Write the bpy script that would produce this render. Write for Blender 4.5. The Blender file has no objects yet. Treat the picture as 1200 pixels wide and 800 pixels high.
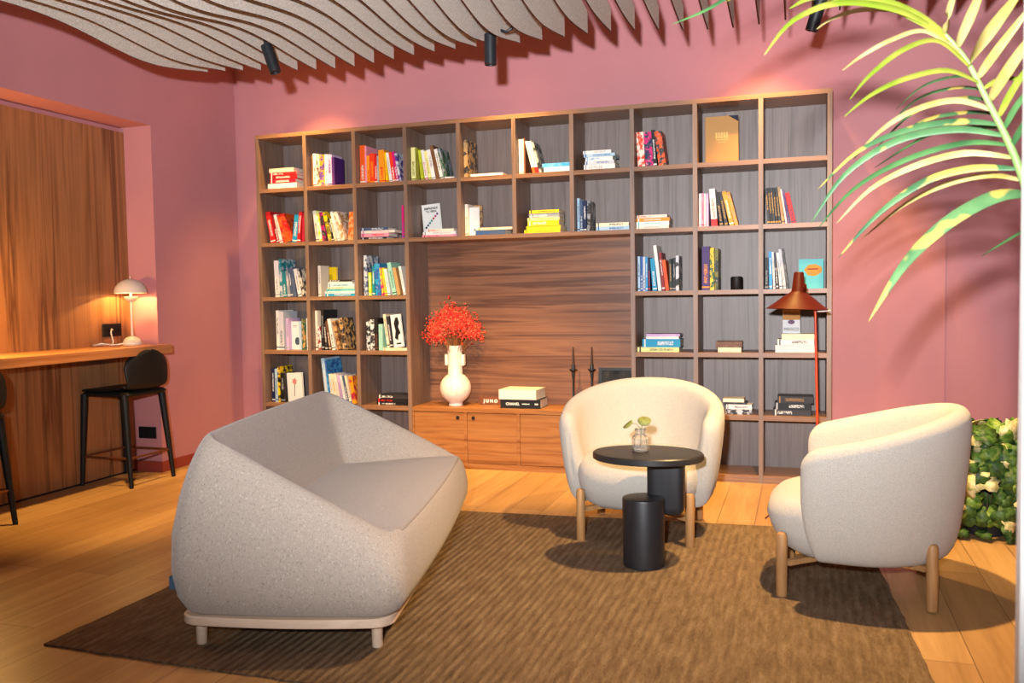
# lounge corner with bookcase; metres, x to the right along the bookcase, y into the wall, z up
WALL_RGB = (196,134,139)
KEY_LOC = (3.74,-6.1,1.50); KEY_E = 1720; KEY_COL = (.94,.97,1.0); KEY_SIZE = 1.75; KEY_AIM = (2.6,0,3.3)
DOWN_E = 330; WASH_E = 260; TUBE_E = 380; BAR_E = 350; LAMP_E = 9; FAR_E = 36; LEAF_W = .74
AMB = .13; AMB_COL = (.95,.96,1.0); EXPOSURE = 0
SPOT1 = (1.09,-1.5,2.575); SPOT2 = (2.32,-1.35,2.545)
BOOK_COLS={'white':(235,232,225),'cream':(240,225,190),'ivory':(238,225,205),'black':(22,22,26),'charcoal':(48,46,50),'red':(205,25,30),'dark red':(140,18,28),'crimson':(170,20,50),
'orange':(240,90,20),'red-orange':(235,60,20),'amber':(240,150,20),'yellow':(245,205,20),'pale yellow':(240,232,150),'lime':(190,205,40),'olive':(120,115,30),
'purple':(70,35,105),'violet':(85,60,140),'lilac':(205,175,215),'pink':(235,150,170),'magenta':(205,20,110),'brown':(110,70,45),'tan':(190,150,95),'grey':(150,155,160),'pale grey':(205,207,212),
'slate blue':(70,90,120),'navy':(20,35,75),'blue':(30,90,165),'sky blue':(60,160,215),'cyan':(20,150,190),'teal':(15,130,140),'turquoise':(90,195,195),'pale blue':(170,200,220),'mint':(150,205,185),'green':(40,90,55),'dark green':(30,45,38),'gold':(176,130,66),'ochre':(200,150,40)}
BOOKS = [
(0, 0, 'f', 0.054, 0.245, 0.0422, 0, 'white', 'plain', 'brown', 0.05),
(0, 0, 'f', 0.071, 0.219, 0.0309, 0, 'crimson', 'text', 'white', 0.05),
(0, 0, 'f', 0.072, 0.232, 0.0276, 0, 'dark red', 'text', 'white', 0.05),
(0, 0, 'f', 0.073, 0.223, 0.0231, 0, 'red', 'text', 'white', 0.05),
(0, 0, 'f', 0.065, 0.21, 0.0311, 0, 'cream', 'plain', 'tan', 0.05),
(0, 1, 'u', 0.417, 0.015, 0.2313, 0.0, 'brown', 'plain', 'tan', 0.06),
(0, 1, 'u', 0.4318, 0.026, 0.2443, 0.0, 'white', 'text', 'brown', 0.06),
(0, 1, 'u', 0.4578, 0.03, 0.2413, 0.0, 'ivory', 'art', 'brown', 0.06),
(0, 1, 'u', 0.4878, 0.041, 0.2323, 0.0, 'violet', 'art', 'amber', 0.06),
(0, 1, 'u', 0.5286, 0.023, 0.2333, 0.0, 'white', 'text', 'violet', 0.06),
(0, 1, 'u', 0.5516, 0.034, 0.2313, 0.0, 'lilac', 'text', 'purple', 0.06),
(0, 1, 'u', 0.5856, 0.022, 0.2103, 0.0, 'purple', 'plain', 'violet', 0.06),
(0, 2, 'u', 0.8172, 0.04, 0.2773, 0.0, 'orange', 'text', 'ivory', 0.06),
(0, 2, 'u', 0.857, 0.014, 0.2723, 0.0, 'pink', 'plain', 'red', 0.06),
(0, 2, 'u', 0.8708, 0.022, 0.2013, 0.0, 'amber', 'text', 'red', 0.06),
(0, 2, 'u', 0.8928, 0.039, 0.2153, 0.0, 'red-orange', 'text', 'amber', 0.06),
(0, 2, 'u', 0.9316, 0.02, 0.2083, 0.0, 'red', 'text', 'ivory', 0.06),
(0, 2, 'u', 0.9516, 0.014, 0.1963, 0.0, 'grey', 'plain', 'white', 0.06),
(0, 2, 'u', 0.971, 0.044, 0.2344, -0.0271, 'amber', 'text', 'red', 0.06),
(0, 2, 'u', 1.0198, 0.014, 0.2166, -0.0489, 'yellow', 'text', 'red', 0.06),
(0, 2, 'u', 1.05, 0.0198, 0.213, -0.1246, 'white', 'text', 'grey', 0.06),
(0, 2, 'u', 1.0722, 0.0238, 0.2163, -0.1363, 'red-orange', 'text', 'white', 0.06),
(0, 2, 'u', 1.102, 0.0197, 0.2192, -0.1636, 'magenta', 'text', 'white', 0.06),
(0, 2, 'u', 1.1232, 0.0168, 0.2123, -0.1689, 'pale grey', 'art', 'violet', 0.06),
(0, 3, 'u', 1.2174, 0.033, 0.2373, 0.0, 'pale yellow', 'text', 'olive', 0.06),
(0, 3, 'u', 1.2572, 0.024, 0.2294, -0.0294, 'olive', 'plain', 'lime', 0.06),
(0, 3, 'u', 1.2936, 0.0199, 0.2151, -0.0872, 'lime', 'text', 'olive', 0.06),
(0, 3, 'u', 1.3244, 0.0208, 0.2153, -0.1372, 'white', 'text', 'red', 0.06),
(0, 3, 'u', 1.3518, 0.0217, 0.2072, -0.1688, 'pale yellow', 'text', 'olive', 0.06),
(0, 3, 'u', 1.3778, 0.0295, 0.2141, -0.1887, 'white', 'text', 'grey', 0.06),
(0, 3, 'u', 1.408, 0.0265, 0.2416, -0.1895, 'brown', 'plain', 'tan', 0.06),
(0, 3, 'u', 1.4394, 0.0215, 0.217, -0.2095, 'white', 'text', 'green', 0.06),
(0, 3, 'u', 1.4634, 0.0215, 0.2205, -0.2184, 'grey', 'art', 'green', 0.06),
(0, 3, 'f', 1.478, 0.069, 0.0159, 0, 'white', 'plain', 'grey', 0.05),
(0, 4, 'u', 1.6174, 0.026, 0.2623, 0.0, 'charcoal', 'art', 'tan', 0.06),
(0, 4, 'f', 1.668, 0.234, 0.0237, 0, 'white', 'plain', 'grey', 0.05),
(0, 5, 'u', 2.0174, 0.034, 0.2393, 0.0, 'ivory', 'text', 'grey', 0.06),
(0, 5, 'u', 2.0512, 0.011, 0.2473, 0.0, 'brown', 'plain', 'tan', 0.06),
(0, 5, 'u', 2.1158, 0.0194, 0.2278, -0.2388, 'white', 'redfoot', 'orange', 0.06),
(0, 5, 'u', 2.1384, 0.0203, 0.2274, -0.2508, 'white', 'redfoot', 'red', 0.06),
(0, 5, 'u', 2.1632, 0.0154, 0.2232, -0.2675, 'dark green', 'art', 'grey', 0.06),
(0, 5, 'f', 2.195, 0.179, 0.0394, 0, 'pale blue', 'text', 'white', 0.05),
(0, 5, 'f', 2.183, 0.192, 0.0257, 0, 'sky blue', 'plain', 'white', 0.05),
(0, 6, 'f', 2.47, 0.208, 0.0391, 0, 'white', 'text', 'grey', 0.05),
(0, 6, 'f', 2.478, 0.196, 0.0214, 0, 'pale grey', 'text', 'blue', 0.05),
(0, 6, 'f', 2.481, 0.183, 0.0265, 0, 'white', 'text', 'sky blue', 0.05),
(0, 6, 'f', 2.471, 0.208, 0.0212, 0, 'pale blue', 'text', 'blue', 0.05),
(0, 6, 'f', 2.466, 0.188, 0.0212, 0, 'white', 'text', 'grey', 0.05),
(0, 7, 'u', 2.8264, 0.048, 0.2285, -0.0409, 'red-orange', 'art', 'ivory', 0.06),
(0, 7, 'u', 2.879, 0.0499, 0.2247, -0.0619, 'navy', 'art', 'magenta', 0.06),
(0, 7, 'u', 2.9302, 0.021, 0.2379, -0.0682, 'black', 'text', 'white', 0.06),
(0, 7, 'u', 2.9638, 0.0456, 0.225, -0.1239, 'orange', 'art', 'charcoal', 0.06),
(0, 8, 'c', 3.255, 0.204, 0.2983, 0.0, 'gold', 'gold', 'yellow', 0.1),
(1, 0, 'u', 0.0594, 0.0403, 0.2371, -0.179, 'red', 'text', 'white', 0.06),
(1, 0, 'u', 0.111, 0.0224, 0.2169, -0.2274, 'dark red', 'text', 'white', 0.06),
(1, 0, 'u', 0.1362, 0.0224, 0.2174, -0.2373, 'white', 'text', 'red', 0.06),
(1, 0, 'u', 0.1652, 0.0666, 0.2127, -0.2643, 'orange', 'art', 'red', 0.06),
(1, 0, 'u', 0.2764, 0.0377, 0.205, 0.1294, 'cyan', 'text', 'white', 0.06),
(1, 0, 'u', 0.3078, 0.0259, 0.2276, 0.1068, 'red', 'text', 'white', 0.06),
(1, 0, 'u', 0.3406, 0.023, 0.2157, 0.0614, 'crimson', 'plain', 'red', 0.06),
(1, 1, 'u', 0.4414, 0.0249, 0.2286, -0.1055, 'ivory', 'text', 'brown', 0.06),
(1, 1, 'u', 0.4688, 0.0248, 0.2248, -0.117, 'lime', 'art', 'white', 0.06),
(1, 1, 'u', 0.497, 0.0297, 0.2152, -0.1325, 'charcoal', 'art', 'magenta', 0.06),
(1, 1, 'u', 0.5466, 0.0293, 0.2187, -0.2219, 'olive', 'art', 'yellow', 0.06),
(1, 1, 'u', 0.577, 0.0147, 0.1675, -0.1956, 'black', 'text', 'white', 0.06),
(1, 1, 'u', 0.5966, 0.0166, 0.1674, -0.2221, 'cream', 'text', 'olive', 0.06),
(1, 1, 'u', 0.6222, 0.0212, 0.2193, -0.2705, 'white', 'text', 'grey', 0.06),
(1, 1, 'u', 0.6516, 0.0343, 0.2173, -0.3042, 'ivory', 'art', 'tan', 0.06),
(1, 1, 'u', 0.7478, 0.0399, 0.2057, 0.0628, 'tan', 'art', 'orange', 0.06),
(1, 2, 'f', 0.817, 0.202, 0.0192, 0, 'charcoal', 'text', 'white', 0.05),
(1, 2, 'f', 0.817, 0.22, 0.0269, 0, 'pink', 'text', 'red', 0.05),
(1, 2, 'f', 0.817, 0.268, 0.0192, 0, 'ivory', 'text', 'pink', 0.05),
(1, 2, 'f', 0.817, 0.215, 0.0215, 0, 'slate blue', 'text', 'white', 0.05),
(1, 2, 'u', 1.136, 0.016, 0.2343, 0.0, 'magenta', 'text', 'blue', 0.06),
(1, 3, 'c', 1.2364, 0.1396, 0.2461, -0.0788, 'white', 'emprende', 'teal', 0.23),
(1, 3, 'f', 1.299, 0.262, 0.0176, 0, 'pink', 'text', 'red', 0.05),
(1, 3, 'f', 1.304, 0.25, 0.0216, 0, 'white', 'text', 'grey', 0.05),
(1, 3, 'f', 1.337, 0.203, 0.0176, 0, 'ivory', 'text', 'red', 0.05),
(1, 4, 'u', 1.6172, 0.022, 0.2213, 0.0, 'ivory', 'text', 'tan', 0.06),
(1, 4, 'c', 1.639, 0.069, 0.1993, 0.0, 'white', 'mark', 'charcoal', 0.1),
(1, 4, 'c', 1.623, 0.058, 0.2273, 0.0, 'tan', 'art', 'brown', 0.23),
(1, 4, 'f', 1.699, 0.218, 0.0355, 0, 'slate blue', 'text', 'blue', 0.05),
(1, 4, 'f', 1.711, 0.254, 0.0171, 0, 'cream', 'text', 'ochre', 0.05),
(1, 5, 'f', 2.052, 0.251, 0.0248, 0, 'yellow', 'text', 'ochre', 0.05),
(1, 5, 'f', 2.066, 0.239, 0.0259, 0, 'yellow', 'plain', 'ochre', 0.05),
(1, 5, 'f', 2.076, 0.219, 0.0336, 0, 'yellow', 'text', 'white', 0.05),
(1, 5, 'f', 2.075, 0.223, 0.0207, 0, 'pale yellow', 'text', 'ochre', 0.05),
(1, 5, 'f', 2.086, 0.212, 0.0282, 0, 'grey', 'text', 'white', 0.05),
(1, 5, 'f', 2.089, 0.207, 0.022, 0, 'yellow', 'text', 'charcoal', 0.05),
(1, 6, 'u', 2.42, 0.016, 0.2223, 0.0, 'pale blue', 'text', 'navy', 0.06),
(1, 6, 'u', 2.438, 0.017, 0.2053, 0.0, 'slate blue', 'text', 'white', 0.06),
(1, 6, 'u', 2.458, 0.023, 0.2043, 0.0, 'navy', 'text', 'white', 0.06),
(1, 6, 'u', 2.487, 0.021, 0.2023, 0.0, 'charcoal', 'art', 'grey', 0.06),
(1, 6, 'f', 2.551, 0.219, 0.0277, 0, 'pale blue', 'text', 'blue', 0.05),
(1, 6, 'f', 2.549, 0.217, 0.0239, 0, 'cream', 'text', 'navy', 0.05),
(1, 7, 'f', 2.817, 0.209, 0.0236, 0, 'ivory', 'text', 'grey', 0.05),
(1, 7, 'f', 2.817, 0.211, 0.026, 0, 'white', 'text', 'turquoise', 0.05),
(1, 7, 'f', 2.817, 0.214, 0.0224, 0, 'amber', 'text', 'white', 0.05),
(1, 7, 'f', 2.82, 0.195, 0.0199, 0, 'ivory', 'text', 'orange', 0.05),
(1, 8, 'u', 3.2174, 0.014, 0.2143, 0.0, 'white', 'text', 'pink', 0.06),
(1, 8, 'u', 3.2314, 0.015, 0.2153, 0.0, 'pink', 'text', 'magenta', 0.06),
(1, 8, 'u', 3.249, 0.012, 0.2123, 0.0, 'white', 'text', 'pink', 0.06),
(1, 8, 'u', 3.263, 0.014, 0.2133, 0.0, 'lilac', 'plain', 'slate blue', 0.06),
(1, 8, 'u', 3.296, 0.0369, 0.2398, -0.0671, 'white', 'redfoot', 'red', 0.06),
(1, 8, 'u', 3.348, 0.0208, 0.2173, -0.1365, 'black', 'text', 'tan', 0.06),
(1, 8, 'u', 3.3778, 0.0197, 0.2197, -0.1769, 'charcoal', 'text', 'ochre', 0.06),
(1, 8, 'u', 3.4088, 0.0263, 0.224, -0.2253, 'ochre', 'text', 'white', 0.06),
(1, 8, 'u', 3.4394, 0.0214, 0.2187, -0.2416, 'amber', 'art', 'tan', 0.06),
(1, 9, 'u', 3.639, 0.014, 0.227, -0.0795, 'charcoal', 'text', 'ochre', 0.06),
(1, 9, 'u', 3.655, 0.014, 0.2281, -0.0841, 'black', 'text', 'ochre', 0.06),
(1, 9, 'u', 3.671, 0.0139, 0.2282, -0.0882, 'charcoal', 'text', 'ochre', 0.06),
(1, 9, 'u', 3.687, 0.0139, 0.2283, -0.0939, 'black', 'text', 'ochre', 0.06),
(1, 9, 'u', 3.704, 0.0139, 0.2294, -0.0984, 'charcoal', 'text', 'ochre', 0.06),
(1, 9, 'u', 3.725, 0.0149, 0.2311, -0.1259, 'tan', 'text', 'brown', 0.06),
(1, 9, 'u', 3.746, 0.0089, 0.2179, -0.1543, 'white', 'plain', 'purple', 0.06),
(1, 9, 'u', 3.759, 0.0128, 0.2143, -0.1674, 'purple', 'plain', 'lilac', 0.06),
(1, 9, 'u', 3.7818, 0.0264, 0.1939, -0.2184, 'red', 'text', 'navy', 0.06),
(2, 0, 'u', 0.082, 0.037, 0.2726, -0.0247, 'white', 'text', 'grey', 0.06),
(2, 0, 'u', 0.121, 0.021, 0.2835, -0.0158, 'pale grey', 'art', 'teal', 0.06),
(2, 0, 'u', 0.152, 0.028, 0.1867, -0.0476, 'teal', 'text', 'white', 0.06),
(2, 0, 'u', 0.1862, 0.0239, 0.1931, -0.0806, 'grey', 'text', 'white', 0.06),
(2, 0, 'u', 0.216, 0.0179, 0.2154, -0.093, 'slate blue', 'text', 'white', 0.06),
(2, 0, 'u', 0.239, 0.0258, 0.2179, -0.1124, 'slate blue', 'plain', 'grey', 0.06),
(2, 0, 'u', 0.28, 0.0275, 0.208, -0.1827, 'white', 'text', 'navy', 0.06),
(2, 0, 'u', 0.313, 0.0177, 0.2093, -0.1908, 'charcoal', 'art', 'ivory', 0.06),
(2, 1, 'u', 0.428, 0.023, 0.2275, 0.0, 'ivory', 'text', 'grey', 0.1),
(2, 1, 'c', 0.361, 0.132, 0.2205, 0.0, 'yellow', 'text', 'olive', 0.26),
(2, 1, 'f', 0.512, 0.241, 0.0187, 0, 'cyan', 'text', 'white', 0.05),
(2, 1, 'f', 0.51, 0.243, 0.0176, 0, 'white', 'text', 'teal', 0.05),
(2, 1, 'f', 0.523, 0.231, 0.0164, 0, 'turquoise', 'text', 'teal', 0.05),
(2, 1, 'f', 0.534, 0.22, 0.0164, 0, 'cream', 'text', 'orange', 0.05),
(2, 1, 'f', 0.534, 0.221, 0.0175, 0, 'pale blue', 'text', 'teal', 0.05),
(2, 1, 'f', 0.54, 0.196, 0.0175, 0, 'white', 'text', 'grey', 0.05),
(2, 1, 'f', 0.543, 0.188, 0.0142, 0, 'black', 'text', 'white', 0.05),
(2, 2, 'u', 0.824, 0.025, 0.2905, 0.0, 'pale grey', 'art', 'slate blue', 0.06),
(2, 2, 'u', 0.864, 0.022, 0.1665, 0.0, 'lime', 'text', 'white', 0.06),
(2, 2, 'u', 0.891, 0.019, 0.2135, 0.0, 'teal', 'text', 'white', 0.06),
(2, 2, 'u', 0.918, 0.042, 0.2297, -0.0375, 'blue', 'art', 'cyan', 0.06),
(2, 2, 'u', 0.9674, 0.015, 0.1991, -0.0758, 'magenta', 'art', 'yellow', 0.06),
(2, 2, 'u', 0.989, 0.0189, 0.1967, -0.1088, 'yellow', 'text', 'magenta', 0.06),
(2, 2, 'u', 1.0154, 0.0208, 0.1886, -0.1477, 'white', 'text', 'teal', 0.06),
(2, 2, 'u', 1.054, 0.0295, 0.2344, -0.1832, 'mint', 'text', 'green', 0.06),
(2, 2, 'u', 1.091, 0.0256, 0.1969, -0.1854, 'tan', 'plain', 'brown', 0.06),
(2, 2, 'u', 1.138, 0.0187, 0.2067, -0.1751, 'white', 'text', 'grey', 0.06),
(3, 0, 'u', 0.079, 0.024, 0.296, 0.0, 'white', 'text', 'slate blue', 0.06),
(3, 0, 'u', 0.105, 0.042, 0.287, 0.0, 'pale grey', 'text', 'slate blue', 0.06),
(3, 0, 'u', 0.167, 0.023, 0.237, 0.0, 'lilac', 'text', 'grey', 0.06),
(3, 0, 'c', 0.1898, 0.079, 0.211, 0.0, 'white', 'circle', 'slate blue', 0.1),
(3, 0, 'u', 0.275, 0.02, 0.214, 0.0, 'pale blue', 'plain', 'white', 0.06),
(3, 0, 'u', 0.3, 0.026, 0.231, 0.0, 'green', 'art', 'tan', 0.06),
(3, 0, 'u', 0.339, 0.012, 0.236, 0.0, 'white', 'text', 'grey', 0.06),
(3, 1, 'u', 0.417, 0.018, 0.291, 0.0, 'ivory', 'text', 'black', 0.06),
(3, 1, 'u', 0.4382, 0.023, 0.176, -0.0189, 'dark red', 'art', 'white', 0.06),
(3, 1, 'u', 0.4612, 0.023, 0.296, 0.0, 'black', 'text', 'grey', 0.06),
(3, 1, 'u', 0.4972, 0.018, 0.1974, -0.067, 'charcoal', 'text', 'white', 0.06),
(3, 1, 'u', 0.5286, 0.0168, 0.2149, -0.1338, 'brown', 'text', 'ivory', 0.06),
(3, 1, 'u', 0.554, 0.0247, 0.2311, -0.1629, 'white', 'text', 'charcoal', 0.06),
(3, 1, 'u', 0.591, 0.0295, 0.2167, -0.1842, 'tan', 'art', 'brown', 0.06),
(3, 1, 'u', 0.643, 0.0296, 0.237, -0.1588, 'charcoal', 'art', 'tan', 0.06),
(3, 2, 'u', 0.836, 0.026, 0.211, 0.0, 'black', 'art', 'white', 0.06),
(3, 2, 'u', 0.866, 0.03, 0.222, 0.0, 'charcoal', 'art', 'white', 0.06),
(3, 2, 'u', 0.898, 0.029, 0.233, 0.0, 'black', 'text', 'brown', 0.06),
(3, 2, 'u', 0.934, 0.031, 0.189, 0.0, 'mint', 'plain', 'cream', 0.06),
(3, 2, 'f', 0.973, 0.193, 0.0195, 0, 'cream', 'text', 'tan', 0.05),
(3, 2, 'u', 0.989, 0.0199, 0.2412, -0.1172, 'cream', 'text', 'black', 10.08),
(3, 2, 'u', 1.013, 0.0218, 0.2246, -0.1357, 'charcoal', 'text', 'white', 10.08),
(3, 2, 'c', 1.047, 0.0775, 0.2349, -0.1102, 'white', 'silhouette', 'black', 10.08),
(4, 0, 'u', 0.027, 0.023, 0.2543, 0.0, 'navy', 'text', 'white', 0.06),
(4, 0, 'u', 0.054, 0.024, 0.2503, 0.0, 'pale blue', 'text', 'slate blue', 0.06),
(4, 0, 'u', 0.082, 0.015, 0.2673, 0.0, 'yellow', 'art', 'black', 0.06),
(4, 0, 'u', 0.102, 0.034, 0.2193, 0.0, 'black', 'text', 'grey', 0.06),
(4, 0, 'c', 0.145, 0.1299, 0.2165, -0.042, 'white', 'flower', 'red', 0.1),
(4, 1, 'u', 0.488, 0.0269, 0.334, -0.1, 'pale blue', 'text', 'white', 0.06),
(4, 1, 'u', 0.519, 0.0139, 0.323, -0.1034, 'blue', 'art', 'sky blue', 0.06),
(4, 1, 'u', 0.538, 0.0199, 0.2177, -0.1125, 'ivory', 'text', 'grey', 0.06),
(4, 1, 'u', 0.563, 0.0189, 0.2189, -0.1221, 'cream', 'text', 'brown', 0.06),
(4, 1, 'u', 0.587, 0.0198, 0.2182, -0.1328, 'ivory', 'text', 'grey', 0.06),
(4, 1, 'u', 0.615, 0.0188, 0.2129, -0.156, 'lilac', 'text', 'navy', 0.06),
(4, 1, 'u', 0.642, 0.0167, 0.2116, -0.178, 'white', 'text', 'grey', 0.06),
(4, 1, 'u', 0.667, 0.0137, 0.2101, -0.19, 'slate blue', 'text', 'white', 0.06),
(4, 1, 'u', 0.686, 0.0167, 0.2105, -0.2003, 'cream', 'text', 'blue', 0.06),
(4, 1, 'u', 0.711, 0.0316, 0.2027, -0.1529, 'crimson', 'art', 'amber', 0.06),
(4, 2, 'f', 0.912, 0.249, 0.0206, 0, 'black', 'text', 'white', 0.05),
(4, 2, 'f', 0.913, 0.25, 0.0262, 0, 'black', 'reddot', 'red', 0.05),
(4, 2, 'f', 0.919, 0.242, 0.0271, 0, 'charcoal', 'text', 'white', 0.05),
(2, 7, 'u', 2.822, 0.015, 0.2265, 0.0, 'pale blue', 'text', 'navy', 0.06),
(2, 7, 'u', 2.84, 0.013, 0.2265, 0.0, 'blue', 'text', 'white', 0.06),
(2, 7, 'u', 2.855, 0.015, 0.2235, 0.0, 'pale grey', 'text', 'blue', 0.06),
(2, 7, 'u', 2.873, 0.013, 0.2205, 0.0, 'sky blue', 'text', 'white', 0.06),
(2, 7, 'u', 2.889, 0.014, 0.2175, -0.0121, 'navy', 'text', 'red', 0.06),
(2, 7, 'u', 2.918, 0.0289, 0.2111, -0.075, 'cyan', 'text', 'white', 0.06),
(2, 7, 'u', 2.955, 0.0209, 0.2962, -0.107, 'white', 'plain', 'ivory', 0.06),
(2, 7, 'u', 2.981, 0.0169, 0.2496, -0.0943, 'dark red', 'text', 'white', 0.06),
(2, 7, 'u', 3.0028, 0.0209, 0.2009, -0.1183, 'orange', 'text', 'red', 0.06),
(2, 7, 'u', 3.028, 0.017, 0.2056, -0.0254, 'dark green', 'text', 'tan', 0.06),
(2, 7, 'u', 3.047, 0.02, 0.2105, 0.0, 'black', 'text', 'grey', 0.06),
(2, 7, 'u', 3.069, 0.019, 0.2255, 0.0, 'black', 'art', 'pale grey', 0.06),
(2, 8, 'u', 3.234, 0.047, 0.2785, 0.0, 'purple', 'sun', 'amber', 0.06),
(2, 8, 'u', 3.284, 0.026, 0.2685, 0.0, 'yellow', 'art', 'green', 0.06),
(2, 8, 'u', 3.313, 0.023, 0.2635, 0.0, 'dark green', 'art', 'olive', 0.06),
(2, 9, 'u', 3.621, 0.022, 0.1975, 0.0, 'black', 'text', 'grey', 0.06),
(2, 9, 'u', 3.648, 0.019, 0.2346, -0.0217, 'sky blue', 'text', 'white', 0.06),
(2, 9, 'u', 3.672, 0.012, 0.2317, -0.0435, 'white', 'text', 'grey', 0.06),
(2, 9, 'u', 3.6894, 0.014, 0.226, -0.0669, 'charcoal', 'text', 'white', 0.06),
(2, 9, 'u', 3.7108, 0.0169, 0.2266, -0.1001, 'white', 'text', 'slate blue', 0.06),
(2, 9, 'u', 3.7328, 0.0169, 0.2474, -0.1224, 'pale grey', 'text', 'grey', 0.06),
(2, 9, 'u', 3.752, 0.0139, 0.2516, -0.1292, 'charcoal', 'plain', 'white', 0.06),
(2, 9, 'c', 3.823, 0.146, 0.1815, 0.0, 'turquoise', 'hexagon', 'amber', 0.1),
(3, 7, 'f', 2.817, 0.271, 0.0306, 0, 'pale yellow', 'text', 'charcoal', 0.05),
(3, 7, 'f', 2.85, 0.245, 0.0532, 0, 'cyan', 'text', 'white', 0.05),
(3, 7, 'f', 2.875, 0.212, 0.0173, 0, 'white', 'plain', 'grey', 0.05),
(3, 7, 'f', 2.876, 0.217, 0.016, 0, 'lilac', 'plain', 'violet', 0.05),
(3, 8, 'f', 3.333, 0.145, 0.0311, 0, 'cream', 'plain', 'tan', 0.05),
(3, 8, 'f', 3.32, 0.163, 0.0375, 0, 'brown', 'plain', 'tan', 0.05),
(3, 9, 'f', 3.684, 0.235, 0.047, 0, 'pale grey', 'text', 'white', 0.05),
(3, 9, 'f', 3.697, 0.217, 0.0356, 0, 'white', 'text', 'charcoal', 0.05),
(3, 9, 'f', 3.723, 0.198, 0.033, 0, 'cream', 'plain', 'grey', 0.05),
(4, 8, 'f', 3.378, 0.165, 0.0333, 0, 'pale grey', 'art', 'charcoal', 0.05),
(4, 8, 'f', 3.384, 0.159, 0.03, 0, 'white', 'text', 'slate blue', 0.05),
(4, 8, 'f', 3.367, 0.145, 0.0135, 0, 'black', 'plain', 'grey', 0.05),
(4, 8, 'f', 3.364, 0.13, 0.024, 0, 'ivory', 'plain', 'tan', 0.05),
(4, 9, 'f', 3.671, 0.226, 0.0386, 0, 'charcoal', 'text', 'white', 0.05),
(4, 9, 'f', 3.68, 0.215, 0.0416, 0, 'black', 'text', 'white', 0.05),
(4, 9, 'f', 3.697, 0.214, 0.0416, 0, 'charcoal', 'text', 'gold', 0.05),
]
FIN_X0=0.2479
FIN_SP=0.1255
FIN_Y=[-1.05, -1.2, -1.35, -1.5, -1.65, -1.8, -1.95, -2.1, -2.25, -2.4, -2.55, -2.7, -2.85, -3.0, -3.15, -3.3, -3.45, -3.6]
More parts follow.
